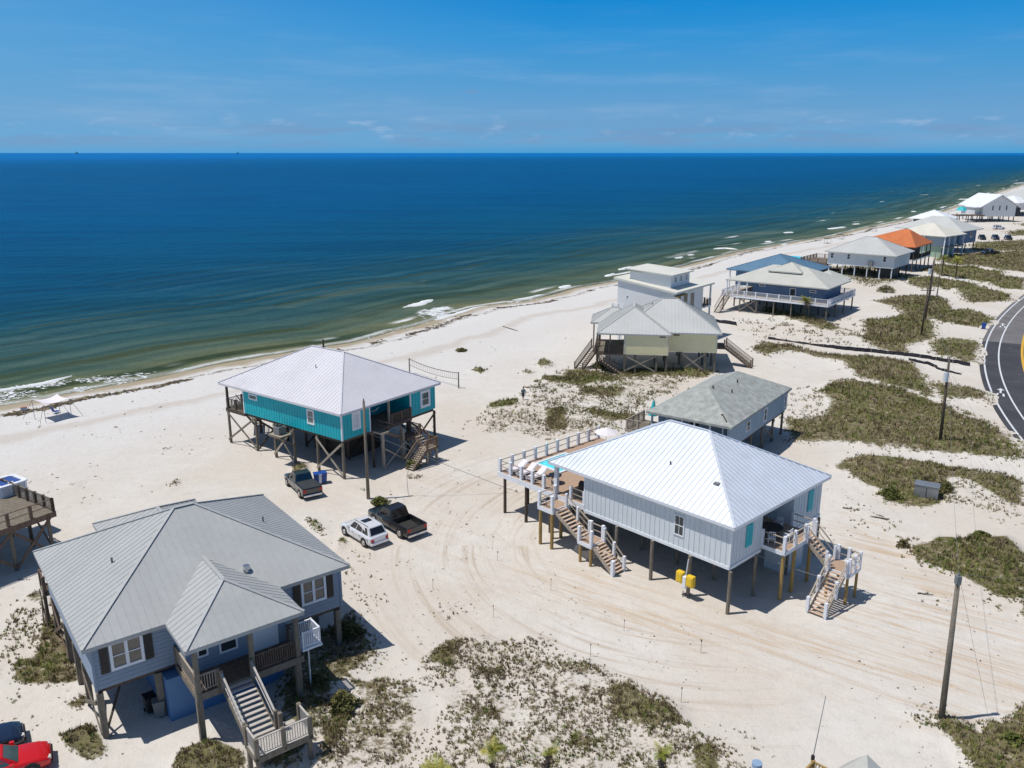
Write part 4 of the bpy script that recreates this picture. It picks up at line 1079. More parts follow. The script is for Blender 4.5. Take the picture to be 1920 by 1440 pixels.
# ================================================================== yellow house
D_ = thing('stilt_house', 'pale yellow stilt house with light grey hip roofs and a brown side stair', 'house', (11.9, 114.5, 0), -8, 'stilt houses along the beach')
w = MB()
w.box(3.8, 9.85, .2, 9, 2.75, 5.55); w.box(9.9, 16.6, 1.9, 12.5, 2.95, 5.6)
laps(w, 'y', .2, 3.8, 9.85, 2.8, 5.5, .25); laps(w, 'y', 1.9, 9.9, 16.6, 3.0, 5.5, .25)
w.build('wall', M['wall_d'], D_)
for x0_, x1_, y_, z_ in ((3.72, 3.9, .16, 2.72), (9.78, 9.9, .15, 2.72), (16.5, 16.64, 1.86, 2.9)): MB().box(x0_, x1_, y_, y_ + .14, z_, 5.5).build('corner_trim', M['roof_cream'], D_)
hip_roof('roof', M['roof_d'], D_, 3.0, 17.2, 1.4, 13.8, 5.8, 9.6, rib=.5, rext=(9.0, 11.2), seam=M['roof_d'])
hip_roof('porch_roof', M['roof_d'], D_, -.1, 10.2, 0, 9.6, 5.72, 8.7, rib=.5, axis='y', rext=(4.9, 8.0), seam=M['roof_d'])
hip_roof('rear_roof', M['roof_d'], D_, -1.3, 5.5, 7.5, 13.5, 5.75, 7.6, rib=.5, soff=.004, seam=M['roof_d'])
for x in (3.9, 5.4, 8.3, 9.7):
    for y in (.5, 4.5, 8.6): piling(D_, x, y, 2.76, M['wood_grey'], .15, square=True)
for x in (11.8, 15.1, 16.4):
    for y in (2.05, 6.5, 12.2): piling(D_, x, y, 2.96, M['wood_grey'], .15, square=True)
xbrace(D_, (3.9, .5), (8.3, .5), .3, 2.6, M['wood_pale'], off=(0, -1)); xbrace(D_, (11.8, 2.05), (15.1, 2.05), .3, 2.8, M['wood_pale'], off=(0, -1))
for x, z in ((8.6, 5.3), (10.6, 5.35)):
    MB().box(x, x + .8, .1 if x < 9 else 1.6, .33 if x < 9 else 1.88, z, z + .16).build('light_fixture', M['black'], D_)
deck(D_, -.3, 3.7, .4, 9, 2.9, M['wood_grey'], M['wood_brown'], .35)
railing(D_, [(3.6, .45), (-.25, .45), (-.25, 8.9)], 2.9, 1.0, 1.6, M['wood_brown'], M['wood_brown'], .15)
for x, y in ((0, .6), (0, 4.5), (0, 8.6), (1.8, .6), (0, 13.0), (-1.0, 13.0)): piling(D_, x, y, 5.55 if y < 1 or y > 8 else 2.7, M['wood_grey'], .10, square=True)
stairs(D_, (-.3, 4.5, 2.9), (-2.6, .9, .1), 1.3, 14, M['wood_brown'], M['wood_grey'], (True, True), M['wood_brown'], (.08, M['wood_brown']), balusters=True)
stairs(D_, (.3, .1, 2.0), (3.2, .1, .1), 1.1, 8, M['wood_brown'], M['wood_grey'], (True, True), M['wood_brown'], balusters=True)
deck(D_, 16.7, 18.2, 6.0, 9.0, 2.9, M['wood_brown'], M['wood_brown'], .3)
stairs(D_, (18.3, 7.5, 2.9), (22.2, 6.2, .1), 1.3, 14, M['wood_brown'], M['wood_grey'], (True, True), M['wood_brown'], (.08, M['wood_brown']), balusters=True)
roof_vent(D_, 7.6, 7.0, 8.4, .1, .5, M['wood_dark'])

# ================================================================== tall white modern house
F_ = thing('beach_house', 'tall white house with flat sloping roofs and an upper box, behind the yellow house', 'house', (25.4, 129.3, 0), 52)
w = MB(); w.box(.4, 10.8, .4, 10.6, 2.6, 8.6)
w.box(10.8, 12.2, 3.5, 10.6, 2.6, 8.6)
w.build('wall', M['wall_f'], F_)
def shed(name, mat, x0, x1, y0, y1, z0, z1, th=.3):
    mb = MB()
    v = [(x0, y0, z0), (x1, y0, z0), (x1, y1, z1), (x0, y1, z1)]
    mb.add([(x, y, z - th) for x, y, z in v] + v, [(0, 3, 2, 1), (4, 5, 6, 7), (0, 1, 5, 4), (1, 2, 6, 5), (2, 3, 7, 6), (3, 0, 4, 7)])
    return mb.build(name, mat, F_)
g_ = MB()
g_.add([(.4, .4, 8.6), (10.8, .4, 8.6), (10.8, 10.6, 8.6), (.4, 10.6, 8.6), (.4, .4, 8.74), (10.8, .4, 8.74), (10.8, 10.6, 10.0), (.4, 10.6, 10.0)],
       [(0, 1, 5, 4), (1, 2, 6, 5), (2, 3, 7, 6), (3, 0, 4, 7)]); g_.build('upper_wall', M['wall_f'], F_)
shed('roof', M['roof_f'], 0, 13.8, -.2, 11.2, 9.0, 10.45)
u = MB(); u.box(1.8, 8.3, 1.8, 9.2, 9.3, 11.4); u.build('roof_room', M['wall_f'], F_)
shed('roof_room_roof', M['roof_f'], 1.2, 8.6, 1.2, 9.8, 11.45, 11.9, .18)
for a in (3.1, 5.0, 6.9): window(F_, 'y', 1.8, a, a + .55, 10.0, 10.9, M['white_trim'], M['glass'], nz=1, t=.06)
for a in (1.2, 3.6, 6.0): window(F_, 'y', .4, a, a + 1.6, 5.3, 8.2, M['white'], M['glass_warm'], nz=1, t=.12)
window(F_, 'x', .4, 8.6, 8.9, 7.2, 7.6, M['white'], M['glass'], nz=1, t=.04)
MB().box(.6, 4, -.2, .39, 8.2, 8.35).build('canopy', M['wood_new'], F_)
for x, y in ((13.2, .2), (13.2, 5), (13.2, 10.5)): piling(F_, x, y, 9.0, M['white_trim'], .12, square=True)
deck(F_, 10.85, 13.4, .1, 3.4, 5.3, M['wood_grey'], M['white'], .3)
railing(F_, [(10.9, .15), (13.3, .15), (13.3, 3.4)], 5.3, 1.0, 1.2, M['wood_dark'], M['wood_dark'], .2)
for x in (.7, 5.5, 10.6):
    for y in (.7, 5.5, 10.3): piling(F_, x, y, 2.6, M['white_trim'], .16, square=True)
deck(F_, -.9, .35, 8.6, 10.8, 5.2, M['white'], M['white'], .2)
railing(F_, [(-.85, 8.65), (-.85, 10.75)], 5.2, 1.1, 1.1, M['white'], M['white'], .15)
piling(F_, -.8, 9.0, 5.0, M['white_trim'], .08, square=True)

# ================================================================== blue houses with deck
G_ = thing('stilt_house', 'blue stilt house with wide beige-grey roof and a white-railed wraparound deck', 'house', (57.4, 150.7, 0), 52, 'stilt houses along the beach')
w = MB(); w.box(3.0, 13.5, 1.9, 15.5, 3.1, 5.75); laps(w, 'x', 3.0, 1.9, 15.5, 3.2, 5.7, .25); w.build('wall', M['wall_g'], G_)
hip_roof('roof', M['roof_g'], G_, 1.6, 15.0, .5, 20.6, 5.95, 8.7, rext=(7.2, 13.8))
hip_roof('upper_roof', M['roof_g'], G_, 5.2, 11.6, 7.0, 13.6, 7.9, 9.5, caps=False, axis='x')
hip_roof('side_roof', M['roof_g'], G_, 11.0, 18.8, 1.5, 8.5, 5.9, 7.6, axis='x', soff=.005)
deck(G_, .4, 16.6, 0, 20.8, 3.1, M['wood_pale'], M['white'], .35)
railing(G_, [(16.5, .1), (.5, .1), (.5, 20.7), (8, 20.7)], 3.1, 1.0, 2.2, M['white'], M['white'], .16)
railing(G_, [(16.5, .1), (16.5, 8)], 3.1, 1.0, 2.2, M['white'], M['white'], .16)
window(G_, 'x', 3.0, 13.0, 14.2, 5.0, 5.5, M['white'], M['glass'], nz=1)
window(G_, 'x', 3.0, 7.0, 8.2, 3.7, 5.2, M['white'], M['glass'], nz=1, t=.12)
window(G_, 'x', 3.0, 3.2, 4.4, 4.7, 5.2, M['white'], M['glass'], nz=1, t=.12)
for x, y in ((1.8, 20.3), (1.8, 18.0), (1.8, 16.2), (8, 20.3)): MB().box(x - .1, x + .1, y - .1, y + .1, 3.1, 5.75).build('porch_post', M['white'], G_)
for y in (.3, 3.5, 6.8, 10.2, 13.6, 17.0, 20.4):
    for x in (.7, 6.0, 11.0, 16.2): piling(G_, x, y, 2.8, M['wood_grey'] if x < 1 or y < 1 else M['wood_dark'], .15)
xbrace(G_, (.7, 13.6), (.7, 17.0), .3, 2.7, M['wood_grey'], off=(-1, 0))
stairs(G_, (.2, 19.5, 3.1), (-3.2, 19.9, .1), 1.2, 14, M['wood_brown'], M['wood_grey'], (True, True), M['wood_brown'])
G2 = thing('stilt_house', 'stilt house with a big blue metal roof, mostly hidden behind the beige-grey roof', 'house', (57.6, 166.8, 0), 52, 'stilt houses along the beach')
MB().box(1.0, 14, 1.0, 14, 3.1, 6.0).build('wall', M['wall_g'], G2)
hip_roof('roof', M['roof_blue'], G2, 0, 17.0, -.5, 15.8, 6.4, 9.3, rib=.6, seam=M['roof_blue'])
for x in (1.2, 8, 13.8):
    for y in (1.2, 7.5, 13.8, 15.4): piling(G2, x, y, 6.3 if y > 14 else 3.1, M['white_trim'] if y > 14 else M['wood_grey'], .14)

# ================================================================== row of houses further along
H_ = thing('stilt_house', 'long pale grey stilt house with light grey hip roof and a round pool', 'house', (92.4, 201.4, 0), 50, 'stilt houses along the beach')
w = MB(); w.box(.5, 13.5, .8, 16.8, 2.9, 6.0); w.build('wall', M['wall_a'], H_)
hip_roof('roof', M['roof_d'], H_, -.4, 14.3, 0, 17.4, 6.1, 9.6, rib=.7, seam=M['roof_d'])
for a in (2.6, 11.2, 15.3): window(H_, 'x', .5, a, a + .9, 4.3, 5.8, M['white'], M['glass'], t=.14)
MB().box(-.1, .49, 5.6, 6.8, 3.3, 4.3).build('meter_box', M['grey_plastic'], H_)
for y in (1.2, 4, 7, 10, 13, 16.4):
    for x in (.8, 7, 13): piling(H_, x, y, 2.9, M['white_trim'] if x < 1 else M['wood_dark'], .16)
MB().box(2.0, 6.0, 1.0, 5.0, -.2, 2.89).build('storage_room', M['dark_matte'], H_)
deck(H_, 1, 12, 17, 24, 2.9, M['wood_grey'], M['wood_brown'], .6)
railing(H_, [(12, 17.2), (12, 23.9), (1.1, 23.9), (1.1, 17.2)], 2.9, 1.0, 2.0, M['wood_brown'], M['wood_brown'], .2)
pl = MB(); pl.cyl((4.2, 27.6, .2), (4.2, 27.6, 3.3), 3.4, 3.4, 20); pl_ = pl.build('round_pool', M['wood_pale'], H_)
MB().cyl((4.2, 27.6, 3.3), (4.2, 27.6, 3.34), 3.1, 3.1, 20).build('pool_water', M['pool'], pl_)
for x, y in ((1.3, 23.6), (11.7, 23.6), (6, 23.6), (1.3, 20)): piling(H_, x, y, 2.5, M['wood_grey'], .14)

I_ = thing('stilt_house', 'stilt house with a bright orange tiled roof and a long white-edged deck', 'house', (106.0, 219.5, 0), 50, 'stilt houses along the beach')
MB().box(1, 13, 3, 16, 3.2, 6.2).build('wall', M['dark_matte'], I_)
hip_roof('roof', M['roof_orange'], I_, -3.4, 13.4, 0, 17.5, 6.5, 10.3, rext=(4.2, 5.6))
deck(I_, -3, 13, .3, 4, 3.2, M['wood_brown'], M['white_trim'], .35)
railing(I_, [(13, .4), (-3, .4)], 3.2, 1.0, 2.4, M['wood_dark'], M['wood_dark'], .2)
for x in (-2.8, 1, 5, 9, 12.8):
    MB().box(x - .1, x + .1, .35, .55, 3.2, 6.3).build('porch_post', M['wood_dark'] if x != 5 else M['white'], I_)
    for y in (.5, 8, 15.5): piling(I_, x, y, 3.0, M['wood_dark'], .15)

J_ = thing('stilt_house', 'house with cream roof and pale green lower wall beside the orange roof', 'house', (126.0, 246.0, 0), 40, 'stilt houses along the beach')
w = MB(); w.box(.8, 10, .8, 12, 3.4, 6.2); w.build('wall', M['wall_e'], J_)
w = MB(); w.box(1.2, 9.5, 1.2, 11, -.2, 3.39); w.build('lower_wall', M['pale_green'], J_)
hip_roof('roof', M['roof_cream'], J_, -.5, 13.5, -.5, 15, 6.5, 9.6)
for x, y in ((0, 0), (0, 6), (0, 12.5), (6.5, 0), (12.5, 0), (3, 0)): piling(J_, x, y, 6.3, M['white'], .16, square=True)
deck(J_, 0, 13, -.2, .7, 3.4, M['wood_brown'], M['wood_pale'], .3)

K_ = thing('stilt_house', 'large grey-roofed house with blue walls behind the cream roof', 'house', (137.2, 258.0, 0), 42, 'stilt houses along the beach')
w = MB(); w.box(1, 14, 1, 18, 2.8, 6.6); w.build('wall', M['wall_g'], K_)
hip_roof('roof', M['roof_d'], K_, -1, 15.5, -.5, 20.5, 6.9, 10.6)
for x in (1.3, 7, 13.7):
    for y in (1.3, 9, 17.6): piling(K_, x, y, 2.8, M['wood_dark'], .18)
window(K_, 'y', 1.0, 3.0, 5.0, 4.2, 5.8, M['white'], M['glass']); window(K_, 'y', 1.0, 9.0, 11.0, 4.2, 5.8, M['white'], M['glass'])

L_ = thing('stilt_house', 'low house with bright white hip roof at the waterline beyond the grey-roofed house', 'house', (164.0, 318.0, 0), 55, 'stilt houses along the beach')
MB().box(1, 15, 1, 13, 3, 5.6).build('wall', M['wood_dark'], L_)
hip_roof('roof', M['roof_white'], L_, -.5, 16, -.5, 15, 5.8, 8.8)
for x in (1.3, 8, 14.5):
    for y in (1.3, 12.6): piling(L_, x, y, 3.0, M['wood_dark'], .18)

MH = thing('beach_house', 'white gabled house on dark stilts at the far right end of the row', 'house', (209.8, 380.0, 0), 2)
w = MB(); w.box(.5, 15.5, 1, 18, 2.4, 7.0)
w.add([(.5, 1, 7.0), (15.5, 1, 7.0), (8, 1, 11.4), (.5, 18, 7.0), (15.5, 18, 7.0), (8, 18, 11.4)], [(0, 1, 2), (3, 5, 4), (0, 2, 5, 3), (1, 4, 5, 2)])
w.build('wall', M['wall_f'], MH)
gr = MB()
for sgn in (-1, 1):
    ex = 8 + sgn * 9
    gr.add([(8, .2, 12.0), (ex, .2, 6.7), (ex, 19, 6.7), (8, 19, 12.0), (8, .2, 11.6), (ex, .2, 6.3), (ex, 19, 6.3), (8, 19, 11.6)],
           [(0, 1, 2, 3), (4, 7, 6, 5), (0, 4, 5, 1), (1, 5, 6, 2), (2, 6, 7, 3)])
gr.build('roof', M['roof_white'], MH)
hip_roof('wing_roof', M['roof_white'], MH, -2.5, 2, 2, 11, 6.4, 9.0, axis='x', gable=(False, True))
MB().box(-2.0, .4, 2.8, 10.2, 3, 6.3).build('wing_wall', M['wall_f'], MH)
for a in (4.5, 7.6, 10.7): window(MH, 'y', 1, a, a + .8, 5.0, 7.2, M['white_trim'], M['glass'], nz=1, t=.1)
deck(MH, -12, .4, -1, 4, 3.2, M['wood_brown'], M['wood_brown'], .4)
for x in (-14, -10, -6, -2, 1, 5, 9, 13, 15.2):
    for y in (.5 if x < 1 else 1.3, 9, 17): piling(MH, x, y, 2.8 if x < 1 else 2.4, M['wood_brown'] if x < 1 else M['wood_dark'], .22)
MB().box(15.55, 17.5, .8, 6, 2.4, 6.2).build('side_porch', M['dark_matte'], MH)

N_ = thing('beach_house', 'big pale grey roof rising at the right edge of the picture beyond the gabled house', 'house', (256.0, 415.0, 0), 30)
MB().box(1, 27, 1, 22, 3, 8).build('wall', M['wall_f'], N_)
hip_roof('roof', M['roof_d'], N_, -1, 29, -1, 24, 8.0, 13.5)
hip_roof('porch_roof', M['roof_white'], N_, -10, 6, 4, 20, 6.5, 9.5, axis='x')
MB().box(-9, .9, 5, 19, 3, 6.3).build('porch_wall', M['wall_f'], N_)
for x in (-8.5, 1.4, 14, 26):
    for y in (5.4, 18.5): piling(N_, x, y, 3.05, M['wood_dark'], .2)
# ================================================================== brown deck at the left edge with loungers
LD = thing('raised_deck', 'brown timber deck on braced stilts at the left edge holding two white loungers', 'deck', (*up(103, 958, 3.7), 0), 147)
# local +x runs back along the sea side, +y runs out of frame to the lower left
deck(LD, -.0, 12, 0, 6.8, 3.7, M['wood_grey'], M['wood_brown'], .45, along='y')
railing(LD, [(12, .08), (.08, .08)], 3.7, 1.0, 1.2, M['wood_grey'], M['wood_dark'], .13)
railing(LD, [(.08, .08), (.08, 6.7)], 3.7, 1.0, 1.7, M['wood_brown'], M['wood_brown'], 0, rails=(1.0, .5))
for y in (.4, 3.2, 6.3):
    for x in (.4, 3.4, 6.5, 9.6): piling(LD, x, y, 3.3, M['wood_grey'] if x < 1 else M['wood_dark'], .15)
xbrace(LD, (.4, .4), (.4, 3.2), .3, 3.2, M['wood_brown'], off=(-1, 0)); xbrace(LD, (.4, 3.2), (.4, 6.3), .3, 3.2, M['wood_brown'], off=(-1, 0))
xbrace(LD, (.4, .4), (3.4, .4), .3, 3.2, M['wood_brown'], off=(0, -1))

def lounger(x, y, z, deg, label, group, cush=True, long=2.0):
    t = thing('sun_lounger', label, 'sun lounger', (x, y, z), deg, group)
    f = MB()
    for s in (-.33, .33): f.beam((-1, s, .32), (.35, s, .32), .05, .07); f.beam((.3, s, .32), (1.0, s, .75), .05, .07)
    f.beam((-1, -.33, .32), (-1, .33, .32), .05, .07); f.beam((1.0, -.33, .75), (1.0, .33, .75), .05, .07)
    f.build('frame', M['white'], t)
    for a, b in ((-.9, -.3), (-.9, .3), (.3, -.3), (.3, .3)): MB().cyl((a, b, 0), (a, b, .32), .03, .03, 6).build('leg', M['white'], t)
    c = MB(); c.box(-.98, .33, -.3, .3, .35, .44)
    c.add([(.33, -.3, .36), (.33, .3, .36), (1.0, .3, .78), (1.0, -.3, .78), (.30, -.3, .44), (.30, .3, .44), (.96, .3, .86), (.96, -.3, .86)],
          [(0, 1, 2, 3), (4, 7, 6, 5), (0, 4, 5, 1), (1, 5, 6, 2), (2, 6, 7, 3), (3, 7, 4, 0)])
    c.build('cushion', M['cushion'] if cush else M['canvas'], t, bevel=.02)
    return t
q = up(14, 922, 3.7)
ht = thing('hot_tub', 'white square hot tub with blue water on the brown deck at the left edge', 'hot tub', (*q, 3.7), 57)
mb = MB(); mb.prism([(-1.15, -.9), (-.9, -1.15), (.9, -1.15), (1.15, -.9), (1.15, .9), (.9, 1.15), (-.9, 1.15), (-1.15, .9)], 0, .78)
for k in range(-5, 6):
    for s in (-1, 1): mb.box(k * .17 - .012, k * .17 + .012, s * 1.15 - .02, s * 1.15 + .02, .05, .74); mb.box(s * 1.15 - .02, s * 1.15 + .02, k * .17 - .012, k * .17 + .012, .05, .74)
mb.build('skirt', M['white_trim'], ht)
rm = MB()
O8 = [(-1.22, -.95), (-.95, -1.22), (.95, -1.22), (1.22, -.95), (1.22, .95), (.95, 1.22), (-.95, 1.22), (-1.22, .95)]
for k in range(8):
    a, b = O8[k], O8[(k + 1) % 8]; c_, d_ = (a[0] * .72, a[1] * .72), (b[0] * .72, b[1] * .72)
    rm.prism([a, b, d_, c_], .783, .95)
rm.build('rim', M['white'], ht, bevel=.03)
MB().prism([(x * .70, y * .70) for x, y in O8], .78, .86).build('water', M['cushion'], ht)
for s, l in ((-1, 0), (1, 0)): MB().box(-.2, .2, s * .8 - .12, s * .8 + .12, .952, 1.03).build('headrest', M['white'], ht, bevel=.03)

# ================================================================== things on the white house
def A_pt(x, y, z):
    p = Matrix.Rotation(math.radians(43.5), 4, 'Z') @ Vector((x, y, 0)) + Vector((*a0, 0)); return (p.x, p.y, z)
def table(pos, deg, label, r=.6, mat=None, legs=True, group=None):
    t = thing('patio_table', label, 'table', pos, deg, group)
    MB().cyl((0, 0, .70), (0, 0, .75), r, r, 18).build('table_top', mat or M['black'], t)
    for k in range(4):
        a = math.pi / 4 + k * math.pi / 2
        MB().cyl((math.cos(a) * r * .8, math.sin(a) * r * .8, 0), (math.cos(a) * r * .5, math.sin(a) * r * .5, .7), .025, .025, 6).build('leg', mat or M['black'], t)
    return t
def chair(pos, deg, label, mat, group):
    t = thing('patio_chair', label, 'chair', pos, deg, group)
    MB().box(-.25, .25, -.25, .25, .42, .47).build('seat', mat, t)
    b = MB(); b.beam((-.25, -.23, .95), (-.25, .23, .95), .04, .06)
    for k in range(4): b.beam((-.25, -.2 + k * .133, .47), (-.25, -.2 + k * .133, .95), .03, .05)
    b.build('backrest', mat, t)
    for x in (-.22, .22):
        for y in (-.22, .22): MB().box(x - .02, x + .02, y - .02, y + .02, 0, .42).build('leg', mat, t)
    for y in (-.25, .25):
        MB().beam((-.24, y, .66), (.22, y, .66), .05, .03).build('armrest', mat, t)
    return t
table(A_pt(5.9, .6, 3.72), 10, 'round black table on the porch of the white house', .85)
labs = ['pale blue armchair by the black porch table, nearest the turquoise-shuttered corner', 'white armchair beside the porch rail of the white house', 'pale blue armchair at the wall side of the black porch table', 'pale blue armchair at the stair side of the black porch table']
for (x, y, d, l) in ((4.95, .0, 35, labs[0]), (6.1, -.6, 95, labs[1]), (5.9, 1.75, 268, labs[2]), (7.1, .7, 185, labs[3])):
    chair(A_pt(x, y, 3.72), 43.5 + d, l, M['white'] if 'white arm' in l else M['wall_a'], 'chairs round the porch table')
table(A_pt(2.0, 18.0, 3.72), 0, 'round black table on the pool deck of the white house', .55)
for k, (x, y, l) in enumerate(((1.6, 22.0, 'white lounger in the outer corner of the pool deck'), (1.6, 20.9, 'white lounger second from the outer corner of the pool deck'), (1.6, 19.7, 'white lounger nearest the black table on the pool deck'))):
    lounger(*A_pt(x, y, 3.72), 43.5, l, 'pool deck loungers', False)
um = thing('sun_umbrella', 'white umbrella standing beside the pool under the edge of the white roof', 'umbrella', A_pt(11.5, 20.6, 3.72), 0)
MB().cyl((0, 0, 0), (0, 0, 2.3), .03, .03, 6).build('pole', M['white'], um)
cn = MB()
um.scale = (.75, .75, .85)
for k in range(8):
    a = k * math.pi / 4; b = (k + 1) * math.pi / 4
    cn.face([(0, 0, 2.4), (1.5 * math.cos(a), 1.5 * math.sin(a), 1.85), (1.5 * math.cos(b), 1.5 * math.sin(b), 1.85)])
cn.build('canopy', M['canvas'], um)
MB().cyl((0, 0, 0), (0, 0, .1), .3, .28, 12).build('base', M['grey_plastic'], um)
gr = thing('barbecue_grill', 'black barbecue grill on the sea-side porch of the white house', 'grill', A_pt(1.8, 14.4, 3.72), 43.5)
MB().box(-.3, .3, -.6, .6, .45, .9).build('body', M['black'], gr, bevel=.03)
MB().cyl((0, -.6, .9), (0, .6, .9), .28, .28, 12).build('lid', M['black'], gr)
for x in (-.25, .25):
    for y in (-.5, .5): MB().box(x - .03, x + .03, y - .03, y + .03, 0, .45).build('leg', M['grey_plastic'], gr)
for i, (x, y, z, l) in enumerate(((-.06, 3.9, 1.5, 'yellow electrical box on the far side of the white meter, under the white house'), (-.06, 3.05, 1.45, 'yellow electrical box on the near side of the white meter, under the white house'))):
    t = thing('electrical_box', l, 'electrical box', A_pt(x, y, z), 43.5, 'yellow boxes on the piling')
    MB().box(-.2, .2, -.27, .27, -.4, .4).build('casing', M['yellow'], t, bevel=.03)
    MB().box(-.24, -.19, -.2, .2, -.3, .3).build('cover', M['yellow'], t, bevel=.02)
mt = thing('electric_meter', 'white electric meter with conduit between the two yellow boxes', 'meter', A_pt(-.05, 3.47, 0), 43.5)
MB().box(-.22, .1, -.13, .13, .8, 1.7).build('box', M['white'], mt, bevel=.02)
MB().cyl((0, 0, 1.7), (.2, .0, 2.9), .04, .04, 8).build('conduit', M['wall_a'], mt)
MB().cyl((0, .15, -.2), (0, .15, .5), .03, .03, 8).build('post', M['wood_dark'], mt)
um2 = thing('sun_umbrella', 'folded turquoise umbrella on the side deck of the shingle-roofed house', 'umbrella', (*up(1224, 792, 2.9), 2.9), 0)
MB().cyl((0, 0, 0), (0, 0, 2.5), .03, .03, 6).build('pole', M['white'], um2)
MB().cyl((0, 0, .8), (0, 0, 2.4), .5, .06, 10).build('canopy', M['turq'], um2)

# ================================================================== road
RL = [up(x, y) for x, y in z5((1920,830),(1850,740),(1760,600),(1700,480),(1665,370),(1645,270))] + [up(x, y) for x, y in z4((1440,1130),(1470,1010),(1520,900),(1600,790),(1700,690),(1850,540))]
RL = np.array(RL)
dirn = (RL[-1] - RL[0]) / np.linalg.norm(RL[-1] - RL[0])
tt = (RL - RL[0]) @ dirn; nn = (RL - RL[0]) @ np.array([dirn[1], -dirn[0]])
pf = np.polyfit(tt, nn, 3)
def road_pt(t, off):
    """t metres along, off metres to the right of the edge line"""
    n = np.polyval(pf, np.clip(t, -3, tt[-1] + 3)) + (np.polyval(np.polyder(pf), tt[-1]) * (t - tt[-1] - 3) if t > tt[-1] + 3 else 0) + (np.polyval(np.polyder(pf), 0) * (t + 3) if t < -3 else 0)
    p = RL[0] + dirn * t + np.array([dirn[1], -dirn[0]]) * (n + off)
    return p
def strip(name, mat, o0, o1, t0, t1, z, step=3.0, parent=None, th=0.0, kind='structure', wob=0.0):
    mb = MB(); n = max(2, int((t1 - t0) / step))
    L = [road_pt(t0 + (t1 - t0) * i / n, o0) for i in range(n + 1)]; R = [road_pt(t0 + (t1 - t0) * i / n, o1) for i in range(n + 1)]
    for i in range(n):
        mb.face([(*L[i], z), (*R[i], z), (*R[i + 1], z), (*L[i + 1], z)])
        if th:
            mb.face([(*L[i], z - th), (*L[i], z), (*L[i + 1], z), (*L[i + 1], z - th)])
    o = mb.build(name, mat, parent)
    if kind and not parent: tag(o, kind=kind)
    return o
def asphalt(name, col):
    t = NT(name); v = t.coord()
    a = t.noise(v, .25, 4); b = t.noise(v, 14, 3, .7)
    c = t.mix(t.rng(a, .35, .65), tuple(x * .88 for x in col), tuple(x * 1.1 for x in col))
    c = t.mix(t.rng(b, .55, .8, 0, .5), c, tuple(x * 1.7 for x in col))
    c = t.mix(t.rng(t.noise(v, .5, 6, .75), .60, .74, 0, .45), c, (.36, .33, .29))
    t.bump(b, .3, .01)
    return t.set(Base_Color=c, Roughness=.88, Specular_IOR_Level=.2)
M['asph_new'] = asphalt('new_asphalt', (.058, .06, .068)); M['asph_old'] = asphalt('old_asphalt', (.155, .15, .15))
M['line'] = mat_plain('road_line_white', (.62, .64, .66), .7, .12, 3)
M['line_y'] = mat_plain('road_line_yellow', (.62, .36, .03), .7, .12, 3)
tsplit = float((up(1855, 641)[0] - RL[0][0]) * dirn[0] + (up(1855, 641)[1] - RL[0][1]) * dirn[1])
RZ = 0.10
tag(strip('road', M['asph_new'], -.55, 16, -70, tsplit, RZ, th=.3), label='dark newly laid asphalt of the coast road')
tag(strip('road', M['asph_old'], -.55, 16, tsplit, 900, RZ, th=.3), label='lighter worn asphalt of the coast road')
def markname(o, l): tag(o, label=l)
markname(strip('road_marking', M['line'], 0, .22, -70, 700, RZ + .006), 'white edge line of the road')
markname(strip('road_marking', M['line'], 1.9, 2.1, -70, 700, RZ + .006), 'white line between cycle lane and road')
markname(strip('road_marking', M['line_y'], 4.95, 5.3, -70, 700, RZ + .006), 'left yellow centre line of the road')
markname(strip('road_marking', M['line_y'], 5.6, 5.95, -70, 700, RZ + .006), 'right yellow centre line of the road')
def arrow(px, py, l):
    q = up(px, py, RZ); t0 = float((np.array(q) - RL[0]) @ dirn)
    ang = math.atan2(dirn[1], dirn[0])
    mb = MB()
    mb.face([(0, -.12, 0), (1.6, -.12, 0), (1.6, .12, 0), (0, .12, 0)][::1])
    mb.face([(1.6, -.45, 0), (2.6, 0, 0), (1.6, .45, 0)])
    mb.face([(-1.6, -.5, 0), (-.2, -.42, 0), (-.2, -.2, 0), (-1.6, -.25, 0)]); mb.face([(-1.6, .25, 0), (-.2, .2, 0), (-.2, .42, 0), (-1.6, .5, 0)])
    o = mb.build('road_marking', M['line']); o.location = (*q, RZ + .007); o.rotation_euler = (0, 0, ang); tag(o, kind='structure', label=l)
arrow(1876, 737, 'white cycle-lane arrow on the dark asphalt'); arrow(1880, 611, 'white cycle-lane arrow on the lighter asphalt')

# ================================================================== utility poles and lines
def pole(base, h, label, lean=0.0, r=.16, arm=False, transformer=False, group='utility poles'):
    t = thing('utility_pole', label, 'utility pole', (*base, 0), 0, group)
    MB().cyl((0, 0, -.5), (lean, 0, h), r, r * .68, 10).build('pole_shaft', M['wood_dark'] if transformer or arm else M['wood_grey'], t, smooth=True)
    if arm:
        ca = MB(); ca.beam((lean - 1.1, .12, h - .5), (lean + 1.1, -.12, h - .5), .1, .12); c = ca.build('crossarm', M['wood_dark'], t)
        for x in (-1, 0, 1): MB().cyl((lean + x, 0, h - .44), (lean + x, 0, h - .2), .05, .04, 6).build('insulator', M['grey_plastic'], c)
    else:
        MB().cyl((lean, 0, h), (lean, 0, h + .22), .06, .05, 6).build('insulator', M['grey_plastic'], t)
    if transformer:
        tr_ = MB().cyl((-.38, 0, h - 2.5), (-.38, 0, h - 1.5), .26, .26, 12).build('transformer', M['wall_a'], t)
        MB().cyl((-.38, 0, h - 1.5), (-.38, 0, h - 1.28), .04, .04, 6).build('insulator', M['wood_dark'], tr_)
    return t
PR = up(1765, 1352); P2 = up(1763, 828); PT = up(690.8, 936)
pole(PR, 8.75, 'bare grey utility pole standing alone in the sand at the lower right', -.3, .17)
